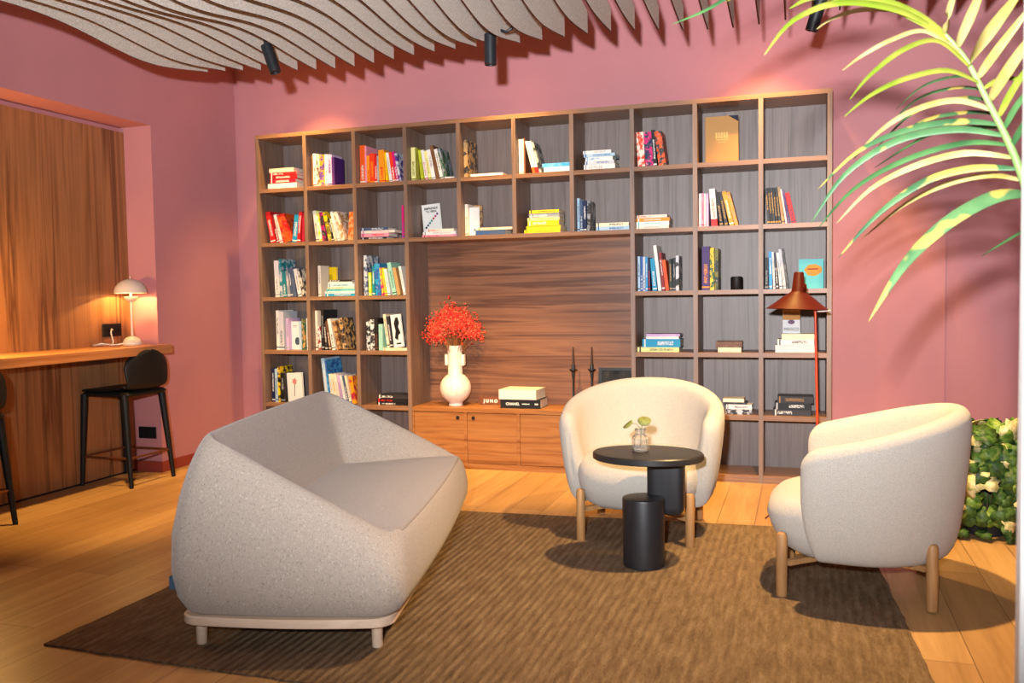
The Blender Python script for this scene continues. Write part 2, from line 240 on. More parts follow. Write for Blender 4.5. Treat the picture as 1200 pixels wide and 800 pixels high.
FIN_Z=[[2.598, 2.575, 2.551, 2.533, 2.53, 2.541, 2.559, 2.576, 2.585, 2.584, 2.576, 2.566, 2.559, 2.555, 2.555, 2.557, 2.56, 2.562], [2.594, 2.576, 2.558, 2.548, 2.55, 2.563, 2.578, 2.59, 2.592, 2.586, 2.576, 2.566, 2.56, 2.558, 2.559, 2.56, 2.562, 2.563], [2.586, 2.574, 2.565, 2.562, 2.569, 2.582, 2.593, 2.597, 2.593, 2.583, 2.572, 2.565, 2.562, 2.562, 2.563, 2.565, 2.565, 2.565], [2.575, 2.57, 2.569, 2.573, 2.583, 2.593, 2.598, 2.594, 2.584, 2.572, 2.564, 2.561, 2.563, 2.566, 2.568, 2.569, 2.569, 2.568], [2.564, 2.564, 2.569, 2.578, 2.588, 2.595, 2.592, 2.581, 2.566, 2.554, 2.55, 2.553, 2.561, 2.568, 2.572, 2.573, 2.572, 2.57], [2.552, 2.557, 2.566, 2.577, 2.587, 2.588, 2.58, 2.562, 2.544, 2.533, 2.533, 2.543, 2.557, 2.568, 2.575, 2.576, 2.574, 2.571], [2.544, 2.551, 2.562, 2.574, 2.582, 2.58, 2.566, 2.544, 2.524, 2.514, 2.518, 2.533, 2.551, 2.566, 2.575, 2.577, 2.575, 2.572], [2.539, 2.546, 2.558, 2.57, 2.578, 2.574, 2.559, 2.536, 2.515, 2.505, 2.511, 2.527, 2.548, 2.564, 2.574, 2.576, 2.575, 2.572], [2.54, 2.546, 2.556, 2.569, 2.577, 2.576, 2.562, 2.54, 2.519, 2.509, 2.513, 2.528, 2.547, 2.563, 2.572, 2.575, 2.574, 2.571], [2.546, 2.549, 2.557, 2.569, 2.58, 2.582, 2.573, 2.556, 2.537, 2.525, 2.526, 2.536, 2.551, 2.563, 2.571, 2.573, 2.572, 2.57], [2.556, 2.554, 2.559, 2.569, 2.581, 2.589, 2.587, 2.576, 2.561, 2.549, 2.545, 2.549, 2.558, 2.566, 2.571, 2.572, 2.571, 2.569], [2.566, 2.559, 2.558, 2.565, 2.577, 2.59, 2.596, 2.593, 2.584, 2.573, 2.566, 2.564, 2.566, 2.569, 2.571, 2.571, 2.57, 2.568], [2.573, 2.561, 2.553, 2.554, 2.564, 2.58, 2.594, 2.6, 2.598, 2.591, 2.583, 2.577, 2.574, 2.573, 2.572, 2.57, 2.569, 2.567], [2.575, 2.558, 2.543, 2.537, 2.544, 2.561, 2.581, 2.596, 2.603, 2.601, 2.594, 2.587, 2.58, 2.576, 2.572, 2.57, 2.568, 2.567], [2.574, 2.552, 2.53, 2.518, 2.521, 2.539, 2.563, 2.586, 2.6, 2.604, 2.6, 2.592, 2.584, 2.578, 2.573, 2.57, 2.568, 2.566], [2.57, 2.546, 2.52, 2.503, 2.503, 2.521, 2.548, 2.576, 2.596, 2.604, 2.602, 2.595, 2.586, 2.578, 2.573, 2.569, 2.567, 2.566], [2.569, 2.544, 2.517, 2.499, 2.497, 2.515, 2.544, 2.574, 2.595, 2.605, 2.604, 2.596, 2.587, 2.579, 2.573, 2.569, 2.567, 2.566], [2.571, 2.547, 2.522, 2.506, 2.506, 2.523, 2.551, 2.58, 2.601, 2.609, 2.606, 2.598, 2.587, 2.579, 2.573, 2.569, 2.567, 2.566], [2.576, 2.555, 2.535, 2.522, 2.525, 2.543, 2.57, 2.595, 2.611, 2.615, 2.61, 2.599, 2.588, 2.579, 2.572, 2.569, 2.567, 2.566], [2.58, 2.564, 2.549, 2.543, 2.549, 2.568, 2.591, 2.611, 2.622, 2.622, 2.613, 2.6, 2.588, 2.578, 2.572, 2.568, 2.566, 2.566], [2.579, 2.569, 2.561, 2.56, 2.571, 2.589, 2.609, 2.624, 2.63, 2.625, 2.613, 2.599, 2.587, 2.577, 2.571, 2.568, 2.566, 2.565], [2.573, 2.567, 2.565, 2.57, 2.584, 2.602, 2.619, 2.63, 2.631, 2.623, 2.61, 2.597, 2.585, 2.576, 2.571, 2.568, 2.566, 2.565], [2.56, 2.559, 2.562, 2.572, 2.587, 2.605, 2.619, 2.627, 2.626, 2.617, 2.605, 2.592, 2.582, 2.574, 2.57, 2.567, 2.566, 2.565], [2.546, 2.548, 2.555, 2.568, 2.584, 2.6, 2.612, 2.618, 2.616, 2.608, 2.597, 2.587, 2.578, 2.572, 2.569, 2.567, 2.566, 2.565], [2.535, 2.539, 2.548, 2.562, 2.577, 2.592, 2.602, 2.606, 2.604, 2.597, 2.589, 2.581, 2.575, 2.57, 2.568, 2.566, 2.565, 2.565], [2.53, 2.535, 2.544, 2.557, 2.571, 2.583, 2.591, 2.594, 2.592, 2.587, 2.582, 2.576, 2.572, 2.569, 2.567, 2.566, 2.565, 2.565], [2.533, 2.537, 2.546, 2.557, 2.568, 2.576, 2.582, 2.584, 2.583, 2.579, 2.576, 2.572, 2.569, 2.567, 2.566, 2.565, 2.565, 2.565], [2.541, 2.545, 2.551, 2.559, 2.567, 2.572, 2.576, 2.577, 2.576, 2.574, 2.571, 2.569, 2.567, 2.566, 2.566, 2.565, 2.565, 2.565], [2.551, 2.554, 2.558, 2.563, 2.568, 2.571, 2.572, 2.572, 2.571, 2.57, 2.569, 2.567, 2.566, 2.566, 2.565, 2.565, 2.565, 2.565], [2.56, 2.562, 2.564, 2.567, 2.569, 2.57, 2.57, 2.57, 2.569, 2.568, 2.567, 2.566, 2.566, 2.565, 2.565, 2.565, 2.565, 2.565], [2.566, 2.567, 2.568, 2.569, 2.569, 2.569, 2.569, 2.568, 2.567, 2.567, 2.566, 2.566, 2.565, 2.565, 2.565, 2.565, 2.565, 2.565], [2.568, 2.569, 2.569, 2.57, 2.569, 2.569, 2.568, 2.567, 2.566, 2.566, 2.566, 2.565, 2.565, 2.565, 2.565, 2.565, 2.565, 2.565], [2.569, 2.569, 2.569, 2.569, 2.568, 2.568, 2.567, 2.566, 2.566, 2.565, 2.565, 2.565, 2.565, 2.565, 2.565, 2.565, 2.565, 2.565], [2.568, 2.568, 2.568, 2.568, 2.567, 2.567, 2.566, 2.566, 2.565, 2.565, 2.565, 2.565, 2.565, 2.565, 2.565, 2.565, 2.565, 2.565], [2.567, 2.567, 2.567, 2.566, 2.566, 2.566, 2.566, 2.565, 2.565, 2.565, 2.565, 2.565, 2.565, 2.565, 2.565, 2.565, 2.565, 2.565], [2.566, 2.566, 2.566, 2.566, 2.565, 2.565, 2.565, 2.565, 2.565, 2.565, 2.565, 2.565, 2.565, 2.565, 2.565, 2.565, 2.565, 2.565]]
FROND_A=[[4.107, -3.35, 1.855], [4.157, -3.35, 1.809], [4.209, -3.35, 1.737], [4.255, -3.35, 1.638], [4.291, -3.35, 1.56], [4.32, -3.35, 1.485], [4.354, -3.35, 1.375], [4.405, -3.35, 1.215]]
LEAF_A=[([[4.148, -3.35, 1.814], [4.048, -3.418, 1.853], [3.924, -3.485, 1.863], [3.821, -3.552, 1.816], [3.76, -3.62, 1.729]], 0.013, 1), ([[4.17, -3.35, 1.792], [4.098, -3.375, 1.841], [4.012, -3.4, 1.879], [3.878, -3.425, 1.902], [3.811, -3.45, 1.875]], 0.0202, 1), ([[4.14, -3.35, 1.827], [4.074, -3.338, 1.87], [3.979, -3.325, 1.889], [3.91, -3.312, 1.879], [3.874, -3.3, 1.861]], 0.0095, 2), ([[4.199, -3.35, 1.753], [4.112, -3.412, 1.799], [4.034, -3.475, 1.771], [3.967, -3.538, 1.726], [3.925, -3.6, 1.685]], 0.0083, 2), ([[4.218, -3.35, 1.72], [4.138, -3.425, 1.77], [4.058, -3.5, 1.741], [3.982, -3.575, 1.674], [3.937, -3.65, 1.611]], 0.0095, 1), ([[4.24, -3.35, 1.682], [4.158, -3.412, 1.705], [4.061, -3.475, 1.68], [3.985, -3.538, 1.637], [3.929, -3.6, 1.585]], 0.0095, 1), ([[4.267, -3.35, 1.617], [4.195, -3.287, 1.659], [4.107, -3.225, 1.653], [4.032, -3.162, 1.616], [3.973, -3.1, 1.559]], 0.0119, 2), ([[4.28, -3.35, 1.584], [4.203, -3.3, 1.605], [4.095, -3.25, 1.603], [3.978, -3.2, 1.563], [3.88, -3.15, 1.476]], 0.0119, 3), ([[4.295, -3.35, 1.556], [4.188, -3.338, 1.581], [4.058, -3.325, 1.564], [3.942, -3.312, 1.491], [3.861, -3.3, 1.374]], 0.013, 3), ([[4.302, -3.35, 1.535], [4.215, -3.287, 1.555], [4.088, -3.225, 1.53], [3.97, -3.162, 1.47], [3.881, -3.1, 1.374]], 0.0107, 0), ([[4.313, -3.35, 1.505], [4.211, -3.312, 1.527], [4.103, -3.275, 1.506], [4.007, -3.238, 1.46], [3.926, -3.2, 1.379]], 0.0119, 2), ([[4.321, -3.35, 1.479], [4.228, -3.325, 1.488], [4.129, -3.3, 1.466], [4.025, -3.275, 1.395], [3.929, -3.25, 1.287]], 0.013, 3), ([[4.33, -3.35, 1.451], [4.274, -3.275, 1.475], [4.19, -3.2, 1.467], [4.099, -3.125, 1.427], [4.003, -3.05, 1.349]], 0.0107, 2), ([[4.341, -3.35, 1.419], [4.263, -3.388, 1.411], [4.16, -3.425, 1.353], [4.066, -3.462, 1.26], [3.987, -3.5, 1.131]], 0.0225, 3), ([[4.359, -3.35, 1.351], [4.331, -3.275, 1.329], [4.27, -3.2, 1.284]], 0.0047, 0), ([[4.162, -3.35, 1.805], [4.159, -3.425, 1.833], [4.168, -3.5, 1.884]], 0.0119, 2), ([[4.188, -3.35, 1.77], [4.204, -3.425, 1.818], [4.225, -3.5, 1.886]], 0.0166, 2), ([[4.214, -3.35, 1.728], [4.239, -3.45, 1.77], [4.292, -3.55, 1.846]], 0.0237, 2), ([[4.232, -3.35, 1.695], [4.269, -3.4, 1.751], [4.341, -3.45, 1.851]], 0.0142, 2), ([[4.258, -3.35, 1.641], [4.287, -3.425, 1.7], [4.347, -3.5, 1.799]], 0.0178, 2), ([[4.244, -3.35, 1.67], [4.298, -3.325, 1.695], [4.392, -3.3, 1.676]], 0.0083, 1), ([[4.276, -3.35, 1.6], [4.304, -3.4, 1.666], [4.366, -3.45, 1.756]], 0.0107, 1), ([[4.288, -3.35, 1.572], [4.312, -3.4, 1.627], [4.373, -3.45, 1.7]], 0.0095, 0), ([[4.304, -3.35, 1.531], [4.328, -3.4, 1.583], [4.374, -3.45, 1.626]], 0.0107, 0), ([[4.248, -3.3, 1.705], [4.206, -3.183, 1.739], [4.145, -3.067, 1.744], [4.092, -2.95, 1.712]], 0.0071, 3), ([[4.26, -3.3, 1.676], [4.21, -3.183, 1.711], [4.136, -3.067, 1.713], [4.07, -2.95, 1.666]], 0.0071, 3), ([[4.271, -3.3, 1.65], [4.218, -3.183, 1.683], [4.124, -3.067, 1.676], [4.048, -2.95, 1.614]], 0.0083, 3), ([[4.282, -3.3, 1.617], [4.23, -3.183, 1.647], [4.135, -3.067, 1.647], [4.026, -2.95, 1.577]], 0.0083, 3), ([[4.295, -3.3, 1.584], [4.231, -3.183, 1.609], [4.156, -3.067, 1.612], [4.037, -2.95, 1.552]], 0.0083, 0)]
FROND_B=[[3.986, -3.2, 2.08], [4.086, -3.2, 2.088], [4.204, -3.2, 2.051], [4.319, -3.2, 1.974], [4.404, -3.2, 1.82], [4.454, -3.2, 1.569]]
LEAF_B=[([[3.99, -3.2, 2.08], [3.86, -3.238, 2.084], [3.734, -3.275, 2.022], [3.619, -3.312, 1.942], [3.52, -3.35, 1.898]], 0.0107, 0), ([[4.006, -3.2, 2.086], [3.882, -3.167, 2.084], [3.751, -3.133, 2.045], [3.634, -3.1, 2.018]], 0.0107, 1), ([[4.046, -3.2, 2.089], [3.925, -3.15, 2.073], [3.817, -3.1, 2.059]], 0.0107, 0), ([[4.106, -3.2, 2.09], [3.962, -3.25, 2.066], [3.839, -3.3, 2.022]], 0.0107, 0), ([[4.146, -3.2, 2.084], [4.046, -3.2, 2.158], [3.881, -3.2, 2.203], [3.709, -3.2, 2.162], [3.529, -3.2, 2.073]], 0.0119, 0), ([[4.086, -3.2, 2.092], [3.966, -3.167, 2.193], [3.795, -3.133, 2.22], [3.588, -3.1, 2.17]], 0.0119, 0), ([[4.185, -3.2, 2.075], [4.086, -3.2, 2.205], [3.923, -3.2, 2.262], [3.753, -3.2, 2.244]], 0.0119, 0), ([[4.224, -3.2, 2.049], [4.308, -3.25, 2.1], [4.421, -3.3, 2.083]], 0.0119, 0), ([[4.281, -3.2, 2.02], [4.381, -3.25, 2.049], [4.474, -3.3, 1.998]], 0.0119, 0), ([[4.338, -3.2, 1.972], [4.273, -3.25, 1.922], [4.191, -3.3, 1.927]], 0.0095, 0)]
import bpy, math, random
from mathutils import Vector, Matrix
random.seed(7)
PI = math.pi
scene = bpy.context.scene
COLL = scene.collection

# ------------------------------------------------------------------ helpers
class MB:
    """collects faces, links them as one mesh object"""
    def __init__(s): s.v = []; s.f = []; s.m = []
    def add(s, vs, fs, mi=0):
        o = len(s.v); s.v += [tuple(p) for p in vs]
        for f in fs: s.f.append(tuple(i + o for i in f)); s.m.append(mi)
    def box(s, x0, x1, y0, y1, z0, z1, mi=0):
        s.add([(x0,y0,z0),(x1,y0,z0),(x1,y1,z0),(x0,y1,z0),(x0,y0,z1),(x1,y0,z1),(x1,y1,z1),(x0,y1,z1)],
              [(0,3,2,1),(4,5,6,7),(0,1,5,4),(1,2,6,5),(2,3,7,6),(3,0,4,7)], mi)
    def bbox(s, x0, x1, y0, y1, z0, z1, b=.003, mi=0):
        """box with bevelled vertical and horizontal edges"""
        r = []
        for z, i in ((z0,b),(z0+b,0),(z1-b,0),(z1,b)):
            c = []
            X0,X1,Y0,Y1 = x0+i,x1-i,y0+i,y1-i
            c += [(X0+b,Y0,z),(X1-b,Y0,z),(X1,Y0+b,z),(X1,Y1-b,z),(X1-b,Y1,z),(X0+b,Y1,z),(X0,Y1-b,z),(X0,Y0+b,z)]
            r.append(c)
        s.loft(r, mi=mi)
    def loft(s, rings, cap0=True, cap1=True, mi=0, closed=True):
        n = len(rings[0]); vs = [p for r in rings for p in r]; fs = []
        for k in range(len(rings) - 1):
            for i in range(n if closed else n - 1):
                j = (i + 1) % n
                fs.append((k*n+i, k*n+j, (k+1)*n+j, (k+1)*n+i))
        if cap0: fs.append(tuple(range(n - 1, -1, -1)))
        if cap1: fs.append(tuple((len(rings)-1)*n + i for i in range(n)))
        s.add(vs, fs, mi)
    def lathe(s, prof, c=(0,0,0), n=28, mi=0, sx=1, sy=1, M=None):
        rings = []; prof = list(prof)
        if prof[0][0] > 0: prof.append(prof[0])
        for r, z in prof:
            ring = []
            for i in range(n):
                a = 2*PI*i/n; p = Vector((r*sx*math.cos(a), r*sy*math.sin(a), z))
                if M is not None: p = M @ p
                ring.append((p[0]+c[0], p[1]+c[1], p[2]+c[2]))
            rings.append(ring)
        s.loft(rings, False, False, mi)
    def tube(s, pts, r, n=8, mi=0, cap=True):
        pts = [Vector(p) for p in pts]; rs = r if isinstance(r, (list, tuple)) else [r]*len(pts)
        rings = []; up = Vector((0,0,1)); prev = None
        for i, p in enumerate(pts):
            t = (pts[min(i+1,len(pts)-1)] - pts[max(i-1,0)]).normalized()
            if prev is None:
                a = t.cross(up)
                if a.length < .05: a = t.cross(Vector((1,0,0)))
            else:
                a = prev - t*prev.dot(t)
            a.normalize(); b = t.cross(a); prev = a
            rings.append([p + (a*math.cos(2*PI*k/n) + b*math.sin(2*PI*k/n))*rs[i] for k in range(n)])
        s.loft(rings, cap, cap, mi)
    def build(s, name, mats, parent=None, loc=(0,0,0), rot=(0,0,0), smooth=False, kind=None, label=None):
        me = bpy.data.meshes.new(name); me.from_pydata([tuple(p) for p in s.v], [], s.f)
        if not isinstance(mats, (list, tuple)): mats = [mats]
        for m in mats: me.materials.append(m)
        me.polygons.foreach_set('material_index', s.m)
        if smooth is not False:
            me.polygons.foreach_set('use_smooth', [True]*len(s.f))
            if smooth is not True: me.set_sharp_from_angle(angle=math.radians(smooth))
        me.validate(); me.update()
        o = bpy.data.objects.new(name, me); COLL.objects.link(o)
        o.location = loc; o.rotation_euler = rot
        if parent: o.parent = parent
        if kind: o['kind'] = kind
        if label: o['label'] = label
        return o

def tag(o, label, cat, group=None, kind=None):
    o['label'] = label; o['category'] = cat
    if group: o['group'] = group
    if kind: o['kind'] = kind
    return o
def thing(name, label, cat, loc=(0,0,0), rz=0, group=None, rot=None):
    o = bpy.data.objects.new(name, None); COLL.objects.link(o)
    o.empty_display_size = .05
    o.location = loc; o.rotation_euler = rot or (0,0,rz)
    return tag(o, label, cat, group)
def copy_tree(o, parent=None):
    c = o.copy(); COLL.objects.link(c)
    if parent: c.parent = parent
    for ch in list(o.children): copy_tree(ch, c)
    return c
def text_mesh(name, body, size, mat, parent, M, extrude=.0004, align='CENTER', bold=0, sx=1):
    cu = bpy.data.curves.new(name, 'FONT'); cu.body = body; cu.size = size; cu.extrude = extrude
    cu.align_x = align; cu.align_y = 'CENTER'; cu.offset = bold
    t = bpy.data.objects.new(name, cu); COLL.objects.link(t)
    dg = bpy.context.evaluated_depsgraph_get(); me = bpy.data.meshes.new_from_object(t.evaluated_get(dg))
    bpy.data.objects.remove(t); bpy.data.curves.remove(cu)
    me.transform(M @ Matrix.Diagonal((sx,1,1,1))); me.materials.clear(); me.materials.append(mat)
    o = bpy.data.objects.new(name, me); COLL.objects.link(o); o.parent = parent
    return o
def FACE(x, y, z, lean=0):     # text standing up, readable from -y
    return Matrix.Translation((x,y,z)) @ Matrix.Rotation(PI/2 - lean, 4, 'X')
def se(a, b, n, ang):
    c, s_ = math.cos(ang), math.sin(ang)
    return (a*math.copysign(abs(c)**(2/n), c), b*math.copysign(abs(s_)**(2/n), s_))
def rrect(u0, u1, v0, v1, r, bu=0, bv=0, nc=7, nu=14, nv=22):
    """rounded rectangle; long sides bow out by bu, short ends by bv; fixed point count"""
    P = []
    cu, cv = (u0+u1)/2, (v0+v1)/2
    def arc(cx, cy, a0):
        for k in range(nc): a = a0 + PI/2*k/(nc-1); P.append((cx + r*math.cos(a), cy + r*math.sin(a)))
    def line(a, b, n):
        for k in range(1, n): t = k/n; P.append((lerp(a[0],b[0],t), lerp(a[1],b[1],t)))
    arc(u1-r, v0+r, -PI/2); line((u1, v0+r), (u1, v1-r), nv)
    arc(u1-r, v1-r, 0); line((u1-r, v1), (u0+r, v1), nu)
    arc(u0+r, v1-r, PI/2); line((u0, v1-r), (u0, v0+r), nv)
    arc(u0+r, v0+r, PI); line((u0+r, v0), (u1-r, v0), nu)
    out = []
    for u, v in P:
        fu = (u-cu)/((u1-u0)/2); fv = (v-cv)/((v1-v0)/2)
        out.append((u + fu*bu*(1-fv*fv), v + fv*bv*(1-fu*fu)))
    return out
def lerp(a, b, t): return a + (b-a)*t
def sst(t): t = max(0, min(1, t)); return t*t*(3-2*t)

# ------------------------------------------------------------------ materials
def lin(c):
    out = []
    for v in c:
        v = v/255; out.append(v/12.92 if v <= .04045 else ((v+.055)/1.055)**2.4)
    return (*out, 1)
class NT:
    def __init__(s, name, rough=.5, spec=.5, metal=0):
        s.m = bpy.data.materials.new(name); s.m.use_nodes = True
        s.t = s.m.node_tree; s.b = s.t.nodes['Principled BSDF']
        s.b.inputs['Roughness'].default_value = rough
        s.b.inputs['Specular IOR Level'].default_value = spec
        s.b.inputs['Metallic'].default_value = metal
    def n(s, typ, **kw):
        nd = s.t.nodes.new(typ)
        for k, v in kw.items():
            if hasattr(nd, k): setattr(nd, k, v)
        return nd
    def l(s, a, b): s.t.links.new(a, b)
    def coords(s, scale=(1,1,1), kind='Object', rot=(0,0,0)):
        tc = s.n('ShaderNodeTexCoord'); mp = s.n('ShaderNodeMapping')
        mp.inputs['Scale'].default_value = scale; mp.inputs['Rotation'].default_value = rot
        s.l(tc.outputs[kind], mp.inputs['Vector']); return mp.outputs['Vector']
    def noise(s, vec, scale, detail=3, rough=.5, dist=0):
        nd = s.n('ShaderNodeTexNoise'); nd.inputs['Scale'].default_value = scale
        nd.inputs['Detail'].default_value = detail; nd.inputs['Roughness'].default_value = rough
        nd.inputs['Distortion'].default_value = dist
        s.l(vec, nd.inputs['Vector']); return nd.outputs['Fac']
    def ramp(s, fac, stops, interp='LINEAR'):
        r = s.n('ShaderNodeValToRGB'); e = r.color_ramp.elements; r.color_ramp.interpolation = interp
        while len(e) > 2: e.remove(e[-1])
        for i, (p, c) in enumerate(stops):
            if i >= 2: e.new(p)
        for i, (p, c) in enumerate(stops): e[i].position = p; e[i].color = c
        s.l(fac, r.inputs['Fac']); return r.outputs['Color']
    def mix(s, fac, a, b, mode='MIX'):
        m = s.n('ShaderNodeMix'); m.data_type = 'RGBA'; m.blend_type = mode
        for inp, v in ((m.inputs[0], fac), (m.inputs[6], a), (m.inputs[7], b)):
            if isinstance(v, (tuple, float, int)): inp.default_value = v
            else: s.l(v, inp)
        return m.outputs[2]
    def math(s, op, a, b=None):
        m = s.n('ShaderNodeMath', operation=op)
        for inp, v in zip(m.inputs, (a, b)):
            if v is None: continue
            if isinstance(v, (int, float)): inp.default_value = v
            else: s.l(v, inp)
        return m.outputs[0]
    def sep(s, vec):
        x = s.n('ShaderNodeSeparateXYZ'); s.l(vec, x.inputs[0]); return x.outputs
    def bump(s, h, strength=.3, dist=.005):
        b = s.n('ShaderNodeBump'); b.inputs['Strength'].default_value = strength; b.inputs['Distance'].default_value = dist
        s.l(h, b.inputs['Height']); s.l(b.outputs['Normal'], s.b.inputs['Normal'])
    def col(s, c):
        if isinstance(c, tuple): s.b.inputs['Base Color'].default_value = c
        else: s.l(c, s.b.inputs['Base Color'])
        return s

def plain(name, rgb, rough=.5, spec=.4, metal=0):
    t = NT(name, rough, spec, metal); return t.col(lin(rgb)).m
def speckle(name, rgb, rgb2, scale=60, rough=.6, spec=.3, bump=0):
    t = NT(name, rough, spec); v = t.coords()
    f = t.noise(v, scale, 4, .65); t.col(t.ramp(f, [(.35, lin(rgb2)), (.6, lin(rgb))]))
    if bump: t.bump(f, bump, .003)
    return t.m
def paint(name, rgb):
    t = NT(name, .75, .25); v = t.coords()
    f = t.noise(v, 2.2, 3); f2 = t.noise(v, 160, 2)
    c = lin(rgb); d = tuple(x*.93 for x in c[:3])+(1,)
    t.col(t.ramp(f, [(.3, d), (.7, c)])); t.bump(f2, .06, .002); return t.m
def wood(name, axis, cols, wide=26, lng=1.3, rough=.42, spec=.4, fine=.35, dist=.6, seed=0):
    """streaky veneer: grain runs along axis (0 x, 1 y, 2 z)"""
    t = NT(name, rough, spec); sc = [wide]*3; sc[axis] = lng
    v = t.coords(tuple(sc)); mp = v.node; mp.inputs['Location'].default_value = (seed*3.1, seed*1.7, seed*2.3)
    f = t.noise(v, 1.0, 5, .55, dist)
    sc2 = [wide*7]*3; sc2[axis] = lng*4
    f2 = t.noise(t.coords(tuple(sc2)), 1.0, 3, .6)
    stops = [(.25+.5*i/(len(cols)-1), lin(c)) for i, c in enumerate(cols)]
    base = t.ramp(f, stops); g = t.ramp(f2, [(.3, (.55,.5,.48,1)), (.6, (1,1,1,1))])
    t.col(t.mix(fine, base, g, 'MULTIPLY')); t.bump(f2, .05, .001); return t.m
def fabric(name, rgb, rgb2, fleck=None, scale=420, bump=.5, bdist=.004, sheen=.3):
    t = NT(name, .92, .15); v = t.coords()
    f = t.noise(v, scale, 3, .6); c = t.ramp(f, [(.35, lin(rgb2)), (.62, lin(rgb))])
    if fleck:
        vs = t.coords((1,1,.45))
        f3 = t.noise(vs, 240, 2, .6); c = t.mix(t.ramp(f3, [(.58,(0,0,0,1)),(.70,(.7,.7,.7,1))]), c, lin(fleck))
        f4 = t.noise(vs, 190, 2, .6); c = t.mix(t.ramp(f4, [(.58,(0,0,0,1)),(.72,(.45,.45,.45,1))]), c, lin((214,206,196)))
    t.col(c); t.bump(f, bump, bdist)
    t.b.inputs['Sheen Weight'].default_value = sheen; t.b.inputs['Sheen Roughness'].default_value = .5
    return t.m

M_WALL = paint('rose_wall_paint', WALL_RGB)
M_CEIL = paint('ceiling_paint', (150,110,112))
M_BASE = plain('terracotta_skirting_paint', (150,62,50), .5)
M_SHELF_V = wood('walnut_laminate_upright_grain', 2, [(80,60,48),(114,88,72),(130,104,88),(94,71,58)], 30, 1.2, .5, .8, .3)
M_SHELF_B = wood('grey_walnut_painted_sheen', 2, [(82,66,59),(112,95,88),(126,110,104),(95,80,72)], 34, 1.2, .5, .8, .3)  # grey-brown laminate, pushed greyer to paint in the front light's cool sheen
M_SHELF_X = wood('walnut_laminate_level_grain', 0, [(98,68,48),(134,98,72),(146,110,84),(112,80,58)], 40, 1.2, .4, .45, .3)
M_NICHE = wood('walnut_panel_level_grain', 0, [(78,48,32),(120,78,54),(144,98,70),(94,58,40),(132,88,62)], 17, .6, .45, .5, .4, .7)
M_DOOR = wood('walnut_door_level_grain', 0, [(102,59,29),(148,95,51),(164,113,66),(119,72,38)], 20, .9, .42, .4, .35, 1.0, 4)
M_PANEL = wood('walnut_wall_panel_upright_grain', 2, [(92,58,36),(146,98,62),(168,116,76),(108,68,42),(184,130,86)], 11, .35, .4, .4, .35, .8)
M_COUNTER = wood('walnut_counter_long_grain', 1, [(124,74,42),(168,108,66),(186,126,80),(140,86,50)], 20, .8, .4, .4, .35, .8)
M_LIGHTWOOD = wood('pale_ash_wood', 0, [(206,178,152),(226,202,178)], 30, 3, .5, .35, .15)
M_OAK = wood('oiled_oak_wood', 2, [(150,108,66),(182,138,90)], 40, 4, .5, .35, .25)
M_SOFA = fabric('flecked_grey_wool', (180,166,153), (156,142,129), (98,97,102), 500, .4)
M_SOFA_SHADED = fabric('flecked_grey_wool_shaded', (158,143,131), (136,121,110), (118,112,112), 500, .4)  # same wool as the shell, darkened to put the seat's shade into its colour
M_BOUCLE = fabric('cream_boucle', (194,186,176), (166,158,148), None, 330, .7, .006)
M_BLACKWOOD = wood('black_stained_ash', 2, [(20,20,23),(34,34,38),(26,26,30)], 40, 3, .45, .45, .5)
M_BLACKWOOD_H = wood('black_stained_ash_top', 0, [(24,23,25),(38,36,38),(30,29,31)], 40, 3, .4, .45, .5)
M_BLACK = speckle('black_satin_plastic', (15,16,19), (10,11,13), 50, .55, .35)
M_BLACKMETAL = speckle('black_powder_coat', (30,34,40), (22,25,30), 200, .42, .5)
M_COPPER = plain('brown_metal_rail', (120,72,44), .35, .5, .6)
M_FELT = fabric('grey_felt', (206,196,186), (170,160,150), None, 160, .6, .004, .1)
M_FELTEDGE = plain('felt_cut_edge', (78,42,34), .9, .1)
M_CERAMIC = speckle('white_ceramic', (236,226,214), (226,212,198), 30, .35, .4)
M_LAMPWHITE = plain('cream_lacquer', (222,208,196), .2, .5)
M_RED = plain('rust_red_lacquer', (74,19,9), .45, .2)
M_REDPOLE = plain('orange_red_lacquer', (200,66,26), .35, .5)
M_WHITE = plain('white_lacquer', (240,238,235), .4, .4)
M_PAPER = speckle('book_paper', (232,224,208), (206,196,178), 120, .85, .1)
M_GLASS = NT('clear_glass', .05, .5); M_GLASS.b.inputs['Transmission Weight'].default_value = .9
M_GLASS.b.inputs['Base Color'].default_value = (.95,.93,.88,1); M_GLASS = M_GLASS.m
M_INK = plain('black_ink', (24,24,28), .7, .2)
M_INKW = plain('white_ink', (240,236,226), .7, .2)

